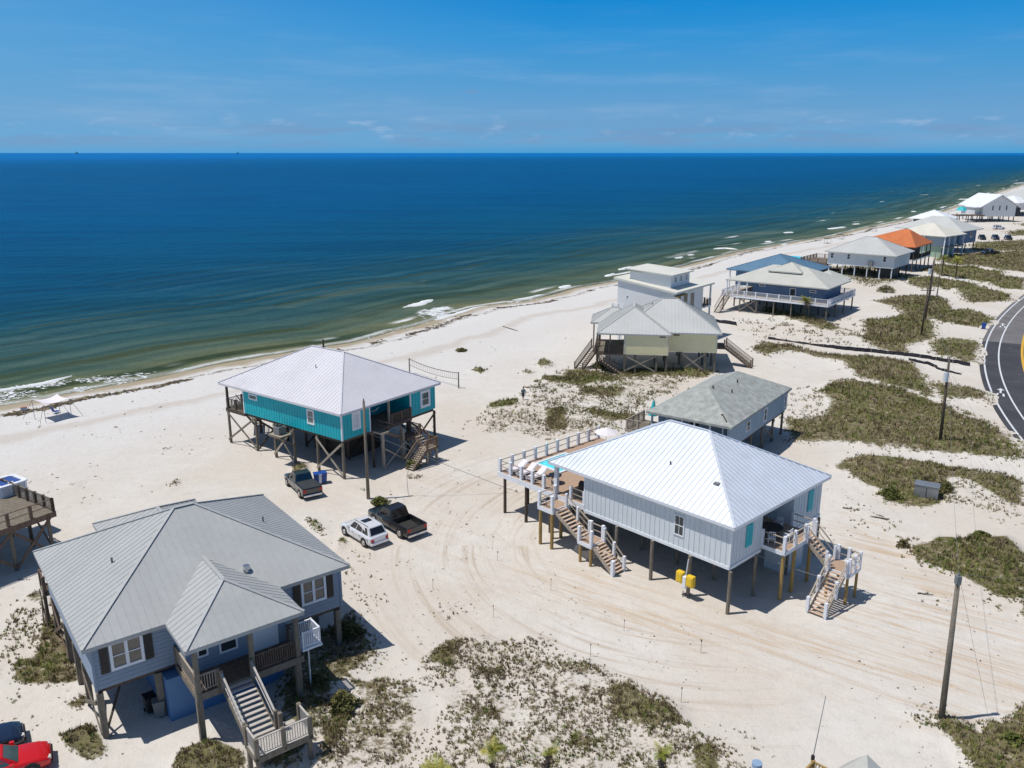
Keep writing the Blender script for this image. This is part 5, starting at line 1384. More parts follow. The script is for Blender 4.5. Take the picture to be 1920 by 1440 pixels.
hd = MB(); hd.box(-.42, -.18, -.14, .14, 8.35, 8.8); o = hd.build('bracket', M['grey_plastic']); o.parent = [x for x in bpy.data.objects if x.name.startswith('utility_pole')][-1]
pole(P2, 9.2, 'dark utility pole with a pale transformer in the scrub between the sand lanes', -.3, .17, transformer=True)
PTo = pole(PT, 9.2, 'grey utility pole in front of the teal house', 0.0, .16)
P3 = up(1727, 630); P4 = up(1735, 600); P5 = up(1742, 566)
pole(P3, 8.3, 'utility pole nearest the camera in the close group by the far scrub', .1, .17, arm=True)
pole(P4, 11.0, 'tall utility pole with pale transformer behind the close group', .1, .15, transformer=True)
pole(P5, 10.0, 'thin utility pole farthest back in the close group', 0, .14)
pole(up(1756, 560), 9.0, 'thin utility pole right of the close group by the far scrub', 0, .12)
def wire(p, q, sag, label, r=.008, name='power_line', mat=None):
    mb = MB(); n = 14; P = []
    for i in range(n + 1):
        f = i / n; a = Vector(p).lerp(Vector(q), f); a.z -= sag * 4 * f * (1 - f); P.append(a)
    for a, b in zip(P[:-1], P[1:]): mb.cyl(a, b, r, r, 5, cap=False)
    return tag(mb.build(name, mat or M['grey_plastic']), label, 'cable' if name != 'guy_wire' else 'wire', 'overhead lines' if name != 'guy_wire' else None)
tR = (PR[0] - .3, PR[1], 8.9); t2 = (P2[0] - .3, P2[1], 9.3); t3 = (P3[0], P3[1], 8.2); t4 = (P4[0], P4[1], 10.9)
wire(t2, tR, .9, 'overhead line from the transformer pole to the lower right pole')
wire(t3, t2, .9, 'overhead line from the close group of poles to the transformer pole')
wire(t4, (P2[0] - .3, P2[1], 8.6), 1.0, 'lower overhead line from the tall pole to the transformer pole')
wire(tR, (PR[0] + 22, PR[1] + 2, 7.6), .5, 'overhead line leaving the lower right pole for the right edge')
wire((P2[0] - .2, P2[1], 8.0), up(1990, 985, 2.0) + (2.0,), .8, 'service line dropping from the transformer pole across the sand lane')
wire((P2[0] - .2, P2[1], 7.5), up(1960, 1000, 1.0) + (1.0,), .8, 'second service line dropping from the transformer pole across the sand lane')
wire(tR, (*up(1853, 1340), -.1), 0, 'thin guy wire from the lower right pole to the sand', .007, 'guy_wire')
wire((PT[0], PT[1], 8.6), (b0[0] + 3.0, b0[1] + 3.5, 6.3), .4, 'service line from the grey pole to the teal house', .02)
wire((PT[0], PT[1], 6.4), (PT[0] + 13.5, PT[1] + 1.5, .0), .1, 'line running down from the grey pole to the right across the teal house shadow', .02)
wire(A_pt(3.6, .3, 3.2), A_pt(6.6, -4.2, 1.8), .1, 'pale hose line between the white house corner and its stair', .03)

# ================================================================== silt fences, utility cabinet, bins, stakes
def silt(pts, h, label):
    mb = MB(); n = 0
    P = []
    for (x0, y0), (x1, y1) in zip(pts[:-1], pts[1:]):
        k = max(2, int(math.hypot(x1 - x0, y1 - y0) / .45))
        for i in range(k): P.append((x0 + (x1 - x0) * i / k, y0 + (y1 - y0) * i / k))
    P.append(pts[-1])
    rr = random.Random(len(P)); Q = []
    hh = 1.0
    for i, (x, y) in enumerate(P):
        hh = max(.35, min(1.15, hh + rr.uniform(-.22, .22)))
        Q.append((x + rr.uniform(-.16, .16), y + rr.uniform(-.16, .16), h * hh))
    for (x0, y0, h0), (x1, y1, h1) in zip(Q[:-1], Q[1:]):
        mb.add([(x0, y0, -.2), (x1, y1, -.2), (x1 + .1, y1 + .16, h1), (x0 + .1, y0 + .16, h0), (x0 + .06, y0 - .25, -.2), (x1 + .06, y1 - .25, -.2), (x1 + .16, y1 + .02, h1), (x0 + .16, y0 + .02, h0)],
               [(0, 1, 2, 3), (5, 4, 7, 6), (3, 2, 6, 7)])
    t = thing('silt_fence', label, 'fence', (0, 0, 0), 0, 'black silt fences')
    mb.build('fabric', M['silt'], t)
    for i in range(0, len(P), 5): MB().box(P[i][0] - .03, P[i][0] + .03, P[i][1] - .03, P[i][1] + .03, -.3, h * 1.05).build('stake', M['wood_pale'], t)
def u5(*p): return [up(x, y) for x, y in z5(*p)]
silt(u5((215,130),(400,155),(640,190),(900,215),(1100,235),(1290,262),(1420,285),(1545,305)), .48, 'long black silt fence running from the dunes to the road')
silt(u5((1150,270),(1290,300),(1370,340),(1500,368)), .42, 'short black silt fence beside the transformer pole')
silt([up(x, y) for x, y in zg((0,985),(80,1000),(170,1010),(280,1035))], .55, 'black silt fence fragment in front of the blue house with white rails')
cab = thing('utility_cabinet', 'grey metal cabinet standing in the scrub right of the white house', 'cabinet', (*up(1736, 930), 0), -30)
mb = MB(); mb.box(-.85, .85, -.5, .5, -.1, .95); mb.build('body', M['steel'], cab, bevel=.03)
MB().beam((-.9, 0, 1.0), (.9, 0, 1.0), 1.1, .08).build('lid', M['steel'], cab, bevel=.02)
MB().box(-.02, .02, -.53, -.5, .1, .85).build('door_gap', M['black'], cab)
cab.scale = (1.15, 1.15, 1.15)

def bin_(pos, deg, label, mat, group):
    t = thing('wheelie_bin', label, 'bin', pos, deg, group)
    b = MB(); b.add([(-.24, -.27, .12), (.24, -.27, .12), (.24, .27, .12), (-.24, .27, .12), (-.3, -.36, 1.0), (.3, -.36, 1.0), (.3, .36, 1.0), (-.3, .36, 1.0)],
                    [(0, 3, 2, 1), (4, 5, 6, 7), (0, 1, 5, 4), (1, 2, 6, 5), (2, 3, 7, 6), (3, 0, 4, 7)])
    b.build('body', mat, t, bevel=.02)
    MB().box(-.32, .32, -.38, .40, 1.0, 1.08).build('lid', mat, t, bevel=.02)
    for x in (-.27, .27): MB().cyl((x - .03, .28, .1), (x + .03, .28, .1), .11, .11, 10).build('wheel', M['rubber'], t)
    MB().beam((-.22, .44, .95), (.22, .44, .95), .04, .04).build('handle', mat, t)
    return t
bin_((*up(595, 907), 0), 20, 'blue wheelie bin nearer the dark grey pickup', M['bin_blue'], 'blue bins by the teal house')
bin_((*up(607, 905), 0), 25, 'blue wheelie bin nearer the teal house pilings', M['bin_blue'], 'blue bins by the teal house')
wb = bin_((*up(600.5, 907), 0), 22, 'narrow white bin squeezed between the two blue bins', M['white'], None); wb.scale = (.45, .8, .95)
bin_((*up(1844, 617), 0), 60, 'dark blue bin at the mouth of a sand lane beside the road', M['bin_blue'], None)

bin_((*up(284, 1335), 0), 40, 'black bin added to darken the shade under the slate-blue house', M['black'], None)  # dark bin added to fill the shaded gap between the pilings
bin_((*up(300, 1342), 0), 25, 'dark grey bin added to darken the shade under the slate-blue house, beside the blue panel', M['grey_plastic'], None)  # second bin added to deepen the same dark zone

for i, (px, py, h, l) in enumerate(((925, 1158, .9, 'thin survey stake left of the dune grass'), (1107, 1232, .9, 'thin survey stake upslope of the dune grass crest'), (1277, 1318, 1.0, 'thin survey stake with a dark flag near the dune tip'),
                                    (1314, 1225, .9, 'thin survey stake on the bare lot below the white house'), (1170, 1183, .8, 'thin survey stake below the white house stair'), (1033, 1107, .9, 'thin survey stake left of the white house stair'),
                                    (933, 1052, .8, 'thin survey stake beside the pool deck posts'), (812, 1105, .8, 'thin survey stake near the white car'))):
    t = thing('survey_stake', l, 'stake', (*up(px, py), 0), 0, 'survey stakes in the sand')
    MB().box(-.012, .012, -.012, .012, -.1, h).build('stick', M['wood_pale'], t)
    MB().box(-.03, .03, -.025, .025, h - .08, h + .02).build('flag', M['wood_dark'], t)

# ================================================================== volleyball net, beach shade, people, oil rigs
va, vb = up(860, 728), up(768, 700)
vn = thing('volleyball_net', 'slack volleyball net on two posts behind the teal house', 'net', (*va, 0), 0)
dx, dy = vb[0] - va[0], vb[1] - va[1]
for q in ((0, 0), (dx, dy)): MB().cyl((*q, -.3), (*q, 2.2), .09, .08, 8).build('post', M['wood_grey'], vn)
nb = MB(); N = 26
def sagz(f, z): return z - .35 * 4 * f * (1 - f)
for i in range(N):
    f0, f1 = i / N, (i + 1) / N
    for z, w_ in ((2.1, .09), (1.25, .05)):
        nb.beam((dx * f0, dy * f0, sagz(f0, z)), (dx * f1, dy * f1, sagz(f1, z)), .03, w_)
    nb.beam((dx * f0, dy * f0, sagz(f0, 1.25)), (dx * f0, dy * f0, sagz(f0, 2.1)), .02, .02)
nb.build('net', M['wood_grey'], vn)

def shade(pos, deg, label, s=1.0, mat=None):
    t = thing('beach_canopy', label, 'canopy', pos, deg)
    k = 1.45 * s; n = 8
    g = MB(); V = []
    for j in range(n + 1):
        for i in range(n + 1):
            a, b = i / n * 2 - 1, j / n * 2 - 1
            V.append((a * k * (1 - .12 * (1 - b * b)), b * k * (1 - .12 * (1 - a * a)), 2.1 * s + .18 * s * (a * a + b * b) * .5 - .12 * s * math.cos(a * 2)))
    V2 = [(x, y, z - .02) for x, y, z in V]
    F = []
    for j in range(n):
        for i in range(n):
            q = j * (n + 1) + i; F.append((q, q + 1, q + n + 2, q + n + 1)); q += (n + 1) ** 2; F.append((q, q + n + 1, q + n + 2, q + 1))
    g.add(V + V2, F); g.build('fabric', mat or M['canvas'], t, smooth=True)
    for a in (-1, 1):
        for b in (-1, 1):
            MB().cyl((a * k, b * k, 0), (a * k, b * k, 2.2 * s), .03, .03, 6).build('pole', M['steel'], t)
            MB().cyl((a * k, b * k, 2.2 * s), (a * k * 1.7, b * k * 1.5, 0), .02, .02, 5).build('guy_rope', M['wood_dark'], t)
    return t
q = up(95, 751, 2.1); shade((*q, 0), 52, 'white square sun shade on poles close to the water at the left')
bt = up(106, 775)
MB_ = thing('beach_chair', 'blue folding chair in the shadow of the white sun shade', 'chair', (*bt, 0), 60)
MB().box(-.3, .3, -.3, .3, .25, .30).build('seat', M['cushion'], MB_)
b_ = MB(); b_.add([(-.3, -.3, .27), (-.3, .3, .27), (-.6, .3, .95), (-.6, -.3, .95), (-.25, -.3, .27), (-.25, .3, .27), (-.55, .3, .95), (-.55, -.3, .95)], [(0, 1, 2, 3), (4, 7, 6, 5), (3, 2, 6, 7), (0, 3, 7, 4), (1, 5, 6, 2)]); b_.build('backrest', M['cushion'], MB_)
for x in (-.28, .28):
    for y in (-.28, .28): MB().cyl((x, y, -.1), (x, y, .27), .02, .02, 5).build('leg', M['steel'], MB_)
cb = thing('cooler', 'small pink-white cooler box on the sand left of the sun shade', 'cooler', (*up(45, 768), -.1), 30)
MB().box(-.35, .35, -.22, .22, 0, .38).build('body', M['canvas'], cb, bevel=.03); MB().box(-.37, .37, -.24, .24, .38, .46).build('lid', M['skin'], cb, bevel=.02)
for i, (px, py, l) in enumerate(((1548, 456, 'small dark beach canopy, first of three beyond the blue roof'), (1573, 448, 'small dark beach canopy, middle one of three beyond the blue roof'), (1636, 433, 'small dark beach canopy by the orange roof ridge'))):
    q = up(px, py); t = shade((*q, -.1), 40 + i * 17, l, .8, M['wood_dark']); t['group'] = 'far beach canopies'

def person(pos, deg, label, shirt, shorts, stride=.12, arm=.15):
    """one skinned body in mid-step, clothing as children"""
    t = thing('person', label, 'person', pos, deg)
    V = []; E = []; R = []
    def v(p, r, par=None):
        V.append(p); R.append(r)
        if par is not None: E.append((par, len(V) - 1))
        return len(V) - 1
    pel = v((0, 0, .93), .125); bel = v((0, 0, 1.08), .115, pel); che = v((0, .01, 1.30), .135, bel); nk = v((0, 0, 1.47), .055, che)
    hd = v((0, .015, 1.58), .085, nk); v((0, .02, 1.70), .075, hd)
    for s in (-1, 1):
        hp = v((s * .10, 0, .88), .088, pel); kn = v((s * .11, s * stride + .03, .48), .058, hp); an = v((s * .11, s * stride * 1.9 - .04, .08), .038, kn); v((s * .12, s * stride * 1.9 + .13, .03), .035, an)
        sh = v((s * .19, 0, 1.38), .055, che); el = v((s * .25, -s * arm * .4, 1.10), .040, sh); wr = v((s * .27, -s * arm + .05, .86), .026, el)
        pm = v((s * .275, -s * arm + .06, .80), .028, wr)
        for k in range(4):
            f1 = v((s * .275, -s * arm + .03 + k * .02, .75), .009, pm); v((s * .265, -s * arm + .035 + k * .02, .71 + .006 * abs(k - 1.5)), .008, f1)
        th = v((s * .26, -s * arm + .10, .785), .010, pm); v((s * .255, -s * arm + .115, .755), .009, th)
    me = bpy.data.meshes.new('person_body'); me.from_pydata(V, E, []); o = bpy.data.objects.new('body', me); COL.objects.link(o); o.parent = t
    m = o.modifiers.new('skin', 'SKIN'); m.use_smooth_shade = True
    for i, r in enumerate(R): me.skin_vertices[0].data[i].radius = (r, r * .85)
    me.skin_vertices[0].data[0].use_root = True
    s_ = o.modifiers.new('sub', 'SUBSURF'); s_.levels = 1; s_.render_levels = 2
    me.materials.append(M['skin'])
    def shell(name, pts, mat):
        mb = MB(); n = 12
        for (c0, rx0, ry0), (c1, rx1, ry1) in zip(pts[:-1], pts[1:]):
            for i in range(n):
                a, b = 2 * math.pi * i / n, 2 * math.pi * (i + 1) / n
                mb.face([(c0[0] + rx0 * math.cos(a), c0[1] + ry0 * math.sin(a), c0[2]), (c0[0] + rx0 * math.cos(b), c0[1] + ry0 * math.sin(b), c0[2]),
                         (c1[0] + rx1 * math.cos(b), c1[1] + ry1 * math.sin(b), c1[2]), (c1[0] + rx1 * math.cos(a), c1[1] + ry1 * math.sin(a), c1[2])])
        return mb.build(name, mat, t, smooth=True)
    sh_ = shell('shirt', [((0, 0, .92), .17, .14), ((0, 0, 1.1), .165, .13), ((0, .01, 1.32), .20, .15), ((0, 0, 1.44), .17, .10), ((0, 0, 1.47), .07, .07)], shirt)
    for s in (-1, 1):
        mb = MB(); mb.cyl((s * .17, 0, 1.42), (s * .245, -s * arm * .35, 1.16), .07, .06, 10); mb.build('sleeve', shirt, sh_)
    so = MB()
    for s in (-1, 1): so.cyl((s * .085, 0, .97), (s * .115, s * stride + .02, .52), .125, .095, 12)
    so.build('shorts', shorts, t)
    hr = MB(); hr.add(*_ball(.098, .108, .10, (0, -.01, 1.70))); hr.build('hair', M['wood_dark'], t, smooth=True)
    return t
def _ball(rx, ry, rz, c, n=12, m=8, zmin=-.2):
    V = []; F = []
    for j in range(m + 1):
        a = math.pi / 2 - (math.pi * .62) * j / m
        for i in range(n):
            b = 2 * math.pi * i / n; V.append((c[0] + rx * math.cos(a) * math.cos(b), c[1] + ry * math.cos(a) * math.sin(b), c[2] + rz * math.sin(a)))
    for j in range(m):
        for i in range(n): F.append((j * n + i, (j + 1) * n + i, (j + 1) * n + (i + 1) % n, j * n + (i + 1) % n))
    return V, F
M['shirt_blue'] = mat_plain('blue_grey_cloth', (.10, .15, .20), .9, .1); M['shorts_dark'] = mat_plain('dark_cloth', (.03, .04, .06), .9, .1); M['shirt_pink'] = mat_plain('pale_cloth', (.45, .35, .33), .9, .1)
person((*up(981, 751), .02), 200, 'person in blue-grey shirt and dark shorts walking on the sand by the dune', M['shirt_blue'], M['shorts_dark'])

def rig(px, dist, label, s=1.0):
    x = (px - 960) / F_PX * dist
    t = thing('oil_platform', label, 'oil platform', (x, dist, WATER_Z), 12, 'oil platforms on the horizon')
    t.scale = (s, s, s)
    for a in (-15, 15):
        for b in (-15, 15): MB().cyl((a, b, -5), (a * .8, b * .8, 18), 2, 2, 6).build('leg', M['wood_dark'], t)
    MB().box(-19, 19, -16, 16, 18, 27).build('platform_deck', M['wood_dark'], t)
    m = MB()
    for a, b in ((-3, -3), (3, -3), (3, 3), (-3, 3)): m.beam((a, b, 27), (a * .2, b * .2, 60), .9, .9)
    for k in range(5):
        z = 30 + k * 6; r = 3 * (1 - k * .17); m.beam((-r, -r, z), (r, -r, z), .5, .5); m.beam((r, -r, z), (r, r, z), .5, .5)
    m.build('derrick', M['wood_dark'], t)
    MB().box(6, 16, -10, 8, 27, 38).build('quarters', M['wood_grey'], t)
rig(173, 16000, 'dark oil platform on the horizon, the farther left of two'); rig(464, 18000, 'dark oil platform on the horizon, the right one of two')

# ================================================================== vehicles
def ring(x, hw, zb, zs, zt, tw):
    return [(x, -hw * .9, zb), (x, -hw, zb + .12), (x, -hw, zs), (x, -tw, zt), (x, tw, zt), (x, hw, zs), (x, hw, zb + .12), (x, hw * .9, zb)]
def loft(mb, rings):
    n = len(rings[0]); base = len(mb.v)
    vs = [p for r in rings for p in r]; fs = []
    for k in range(len(rings) - 1):
        for i in range(n):
            a = k * n + i; b = k * n + (i + 1) % n; fs.append((a, a + n, b + n, b))
    fs.append(tuple(range(n))); fs.append(tuple(range((len(rings) - 1) * n, len(rings) * n))[::-1])
    mb.add(vs, fs)
def quad_inset(a, b, c, d, u0, u1, v0, v1, out=.012):
    a, b, c, d = map(Vector, (a, b, c, d))
    def P(u, v): return (a.lerp(b, u)).lerp(d.lerp(c, u), v)
    n = (b - a).cross(d - a).normalized() * out
    return [P(u0, v0) + n, P(u1, v0) + n, P(u1, v1) + n, P(u0, v1) + n]
def vehicle(kind, paint, pos, deg, label, glass=None, group=None, plate=False):
    names = dict(suv='suv', pickup='pickup_truck', car='parked_car')
    t = thing(names[kind], label, {'suv': 'suv', 'pickup': 'pickup truck', 'car': 'car'}[kind], pos, deg, group)
    gl = glass or M['car_glass']
    W = .93 if kind == 'suv' else (1.0 if kind == 'pickup' else .90)
    body = MB()
    if kind == 'suv':
        L = 2.35; wb = 1.42; wr = .37
        loft(body, [ring(-L, W * .82, .42, .78, .92, W * .74), ring(-L + .12, W * .95, .30, .85, 1.02, W * .86), ring(-L + .6, W, .27, .9, 1.06, W * .9), ring(0, W, .25, .9, 1.05, W * .9),
                    ring(1.0, W, .25, .88, 1.03, W * .9), ring(1.7, W * .98, .27, .82, .95, W * .85), ring(L - .15, W * .9, .3, .72, .82, W * .74), ring(L, W * .7, .4, .62, .70, W * .6)])
        cab = dict(xb0=-L + .12, xb1=1.15, xt0=-L + .55, xt1=.35, zb=1.0, zt=1.66, wbm=W * .9, wt=W * .70)
    elif kind == 'pickup':
        L = 2.95; wb = 1.85; wr = .42
        loft(body, [ring(-.62, W, .36, 1.0, 1.16, W * .94), ring(.3, W, .36, 1.0, 1.14, W * .94), ring(1.35, W, .36, 1.0, 1.14, W * .92), ring(2.2, W * .98, .38, .95, 1.08, W * .88), ring(L - .2, W * .94, .4, .9, 1.0, W * .8), ring(L, W * .85, .5, .8, .88, W * .7)])
        body.box(-L, -.621, -W, W, .42, .62)
        body.box(-L, -.621, -W, -W + .13, .62, 1.16); body.box(-L, -.621, W - .13, W, .62, 1.16); body.box(-L, -L + .1, -W + .13, W - .13, .62, 1.12)
        cab = dict(xb0=-.62, xb1=1.45, xt0=-.38, xt1=.75, zb=1.12, zt=1.84, wbm=W * .93, wt=W * .76)
    else:
        L = 2.3; wb = 1.38; wr = .34
        loft(body, [ring(-L, W * .8, .4, .68, .80, W * .7), ring(-L + .15, W * .93, .28, .76, .9, W * .8), ring(-1.4, W, .25, .8, .95, W * .86), ring(0, W, .22, .78, .92, W * .88), ring(1.0, W, .22, .76, .9, W * .86),
                    ring(1.75, W * .97, .24, .72, .82, W * .8), ring(L - .12, W * .88, .28, .62, .70, W * .72), ring(L, W * .7, .36, .54, .6, W * .58)])
        cab = dict(xb0=-1.75, xb1=1.0, xt0=-1.05, xt1=.22, zb=.9, zt=1.36, wbm=W * .88, wt=W * .66)
    bo = body.build('body', paint, t, smooth=True, bevel=.05)
    for p in bo.data.polygons: p.use_smooth = kind != 'pickup'
    c = cab; cb_ = MB()
    B0 = [(c['xb0'], -c['wbm'], c['zb'] - .08), (c['xb1'], -c['wbm'], c['zb'] - .08), (c['xb1'], c['wbm'], c['zb'] - .08), (c['xb0'], c['wbm'], c['zb'] - .08)]
    T0 = [(c['xt0'], -c['wt'], c['zt']), (c['xt1'], -c['wt'], c['zt']), (c['xt1'], c['wt'], c['zt']), (c['xt0'], c['wt'], c['zt'])]
    mx = (c['xt0'] + c['xt1']) / 2
    cb_.add(B0 + T0 + [(mx, -c['wt'] * 1.02, c['zt'] + .05), (mx, c['wt'] * 1.02, c['zt'] + .05)], [(0, 1, 5, 8, 4), (1, 2, 6, 5), (2, 3, 7, 9, 6), (3, 0, 4, 7), (4, 8, 9, 7), (8, 5, 6, 9), (0, 3, 2, 1)])
    cb_.build('cabin', paint, t, bevel=.04)
    lo = .16
    g = MB(); g.face(quad_inset(B0[1], B0[2], T0[2], T0[1], .06, .94, lo, .93)); g.build('windscreen', gl, t)
    g = MB(); g.face(quad_inset(B0[3], B0[0], T0[0], T0[3], .08, .92, lo + .08, .90)); g.build('rear_window', gl, t)
    spans = ((.08, .34), (.37, .63), (.66, .90)) if kind == 'suv' else ((.10, .48), (.52, .88))
    for u0, u1 in spans:
        g = MB(); g.face(quad_inset(B0[0], B0[1], T0[1], T0[0], u0, u1, lo + .05, .90)); g.build('side_window', gl, t)
        g = MB(); g.face(quad_inset(B0[2], B0[3], T0[3], T0[2], 1 - u1, 1 - u0, lo + .05, .90)); g.build('side_window', gl, t)
    if kind == 'suv':
        MB().box(mx - .1, mx + .5, -.38, .38, c['zt'] + .035, c['zt'] + .058).build('sunroof', gl, t)
        for s in (-1, 1): MB().beam((c['xt0'] + .1, s * c['wt'] * .95, c['zt'] + .07), (c['xt1'] - .1, s * c['wt'] * .95, c['zt'] + .07), .04, .04).build('roof_rail', M['grey_plastic'], t)
    for s in (-1, 1):
        for x in (-wb, wb):
            MB().cyl((x, s * (W - .12), wr + .02), (x, s * (W + .004), wr + .02), wr + .07, wr + .07, 20).build('wheel_arch', M['black'], t)
            wh = MB().cyl((x, s * (W - .2), wr), (x, s * (W + .03), wr), wr, wr * .96, 20).build('wheel', M['rubber'], t)
            MB().cyl((x, s * (W + .0), wr), (x, s * (W + .045), wr), wr * .62, wr * .55, 12).build('rim', M['rim'], wh)
        MB().box(c['xb1'] - .5, c['xb1'] - .28, s * (c['wbm'] + .16) - .09, s * (c['wbm'] + .16) + .09, c['zb'] + .02, c['zb'] + .18).build('mirror', paint, t, bevel=.02)
        yy0, yy1 = sorted((s * W * .62, s * W * .93))
        z0 = .6 if kind != 'pickup' else .8
        MB().box(-L - .015, -L + .14, yy0 * (.92 if kind != 'pickup' else 1), yy1 * (.92 if kind != 'pickup' else 1.02), z0, z0 + .26).build('tail_light', M['tail_light'], t, bevel=.01)
        yh0, yh1 = sorted((s * W * .52, s * W * .80))
        MB().box(L - .17, L - .02, yh0, yh1, z0 - .02 if kind != 'pickup' else .72, z0 + .10 if kind != 'pickup' else .9).build('headlight', M['head_light'], t, bevel=.01)
    dz0, dz1 = .38, c['zb'] - .12
    for s in (-1, 1):
        dm = MB()
        xs = [c['xb0'] + (c['xb1'] - c['xb0']) * f for f in ((.06, .36, .66, .97) if kind == 'suv' else (.08, .53, .98))]
        for x in xs: dm.box(x - .006, x + .006, min(s * W * .98, s * (W + .004)), max(s * W * .98, s * (W + .004)), dz0, dz1)
        dm.build('door_gap', M['black'], t)
        for x in xs[:-1]: MB().box(x + .10, x + .28, min(s * W, s * (W + .03)), max(s * W, s * (W + .03)), dz1 - .10, dz1 - .06).build('door_handle', M['chrome'] if kind == 'pickup' else M['grey_plastic'], t)
    bm_ = M['chrome'] if kind == 'pickup' else paint
    MB().box(-L - .10, -L + .05, -W * .9, W * .9, .36, .56).build('bumper', bm_, t, bevel=.03)
    MB().box(L - .08, L + .06, -W * .78, W * .78, .30, .48).build('bumper', M['black'] if kind != 'pickup' else M['chrome'], t, bevel=.03)
    MB().box(L - .03, L + .02, -W * .4, W * .4, .50, .60 if kind != 'pickup' else .82).build('grille', M['black'], t)
    MB().box(-L - .115, -L - .10, -.2, .2, .42, .53).build('number_plate', M['white_trim'], t)
    if kind == 'pickup':
        MB().box(-L + .101, -.63, -W + .131, W - .131, .621, .66).build('bed_liner', M['rubber'], t)
    return t
def dirdeg(p, q): return math.degrees(math.atan2(q[1] - p[1], q[0] - p[0]))
ra, fa = up(682, 1026), up(646, 1004)
hd = dirdeg(ra, fa)
ctr = ((ra[0] + fa[0]) / 2, (ra[1] + fa[1]) / 2)
def offs(c, deg, fwd, left):
    a = math.radians(deg); return (c[0] + math.cos(a) * fwd - math.sin(a) * left, c[1] + math.sin(a) * fwd + math.cos(a) * left, 0)
# the wheels measured are the left-hand ones
vehicle('suv', M['car_white'], offs(ctr, hd, 0, -.93), hd, 'white SUV parked beside the black pickup on the sand')
rp = up(749, 1009)
vehicle('pickup', M['car_black'], offs(rp, hd, 1.85, -1.0), hd, 'black pickup truck with empty bed parked beside the white SUV')
gp = up(561, 935)
gh = dirdeg(up(561, 935), up(537, 912))
gtk = vehicle('pickup', M['car_grey'], offs(gp, gh, 1.8, -1.0), gh, 'dark grey pickup truck with covered bed next to the blue bins')
MB().box(-2.84, -.64, -.86, .86, 1.12, 1.18).build('bed_cover', M['dark_matte'], gtk)
gtk.scale = (.9, .93, .95)
rn = up(97, 1416, .5)
vehicle('car', M['car_red'], offs(rn, 30, -2.3, .35), 30, 'bright red car with its nose in the lower left corner', M['car_glass_light'])
nn_ = up(46, 1372, .5)
vehicle('car', M['car_navy'], offs(nn_, 34, -2.3, .15), 34, 'dark navy car beside the red car at the left edge')
for px, py, l, mt_ in ((1841, 449, 'left one of three dark cars parked beyond the far scrub', 'car_black'), (1866, 449, 'middle one of three dark cars parked beyond the far scrub', 'car_navy'), (1890, 450, 'right one of three dark cars parked beyond the far scrub', 'car_black')):
    vehicle('suv', M[mt_], (*up(px, py), 0), 255, l, group='cars parked beyond the far scrub')
vehicle('suv', M['car_white'], (*up(1872, 430), 0), 5, 'white car parked on the sand in front of the far gabled house')
vehicle('pickup', M['car_black'], (*up(1855, 478), 0), 200, 'black pickup sunk in the far scrub by the sand lane')

# ================================================================== roof and deck tops at the bottom edge
q = up(1626, 1415, 5.2)
S1 = thing('pavilion', 'grey-green pyramid roof peeking over the lower picture edge', 'pavilion', (*q, 0), 32)
hip_roof('roof', M['roof_g'], S1, -2, 2, -2, 2, 2.6, 5.2, axis='x', rext=(0, 0.01))
for a in (-1.7, 1.7):
    for b in (-1.7, 1.7): piling(S1, a, b, 2.3, M['wood_new'], .12)
MB().box(-1.85, 1.85, -1.85, 1.85, 2.15, 2.37).build('beam_frame', M['wood_new'], S1)
q = up(1524, 1422, 4.9)
S2 = thing('viewing_deck', 'corner of a timber deck rail carrying a tall whip antenna at the lower edge', 'deck', (*q, 0), 225)
deck(S2, 0, 4, 0, 4, 3.8, M['wood_pale'], M['wood_new'], .3)
railing(S2, [(4, .05), (.05, .05), (.05, 4)], 3.8, 1.0, 2.0, M['wood_new'], M['wood_new'], .14, .07)
for x, y in ((.2, .2), (3.8, .2), (.2, 3.8), (3.8, 3.8)): piling(S2, x, y, 3.5, M['wood_new'], .13)
an = thing('antenna', 'tall thin grey whip antenna rising from the timber deck corner', 'antenna', (q[0], q[1], 4.9), 0)
MB().cyl((0, 0, 0), (.25, .0, 3.1), .022, .014, 6).build('mast', M['steel'], an)
MB().box(-.06, .06, -.06, .06, -.1, .15).build('mount', M['black'], an)
q = up(1420, 1428, 5.0)
S3 = thing('flue_pipe', 'round flue with a blue-grey cap at the lower picture edge', 'flue', (*q, 0), 0)
MB().cyl((0, 0, 0), (0, 0, 4.7), .14, .14, 12).build('pipe', M['black'], S3)
MB().cyl((0, 0, 4.75), (0, 0, 4.95), .22, .22, 14).build('cap', mat_plain('cap_metal', (.25, .36, .5), .4, .05), S3)

q = up(1803, 394, 5.2)
um3 = thing('sun_umbrella', 'large turquoise umbrella on the far brown deck left of the gabled house', 'umbrella', (*q, 3.2), 0)
MB().cyl((0, 0, 0), (0, 0, 3.4), .05, .05, 6).build('pole', M['white'], um3)
MB().cyl((0, 0, 1.9), (0, 0, 3.5), 2.3, 1.1, 10).build('canopy', M['turq'], um3)

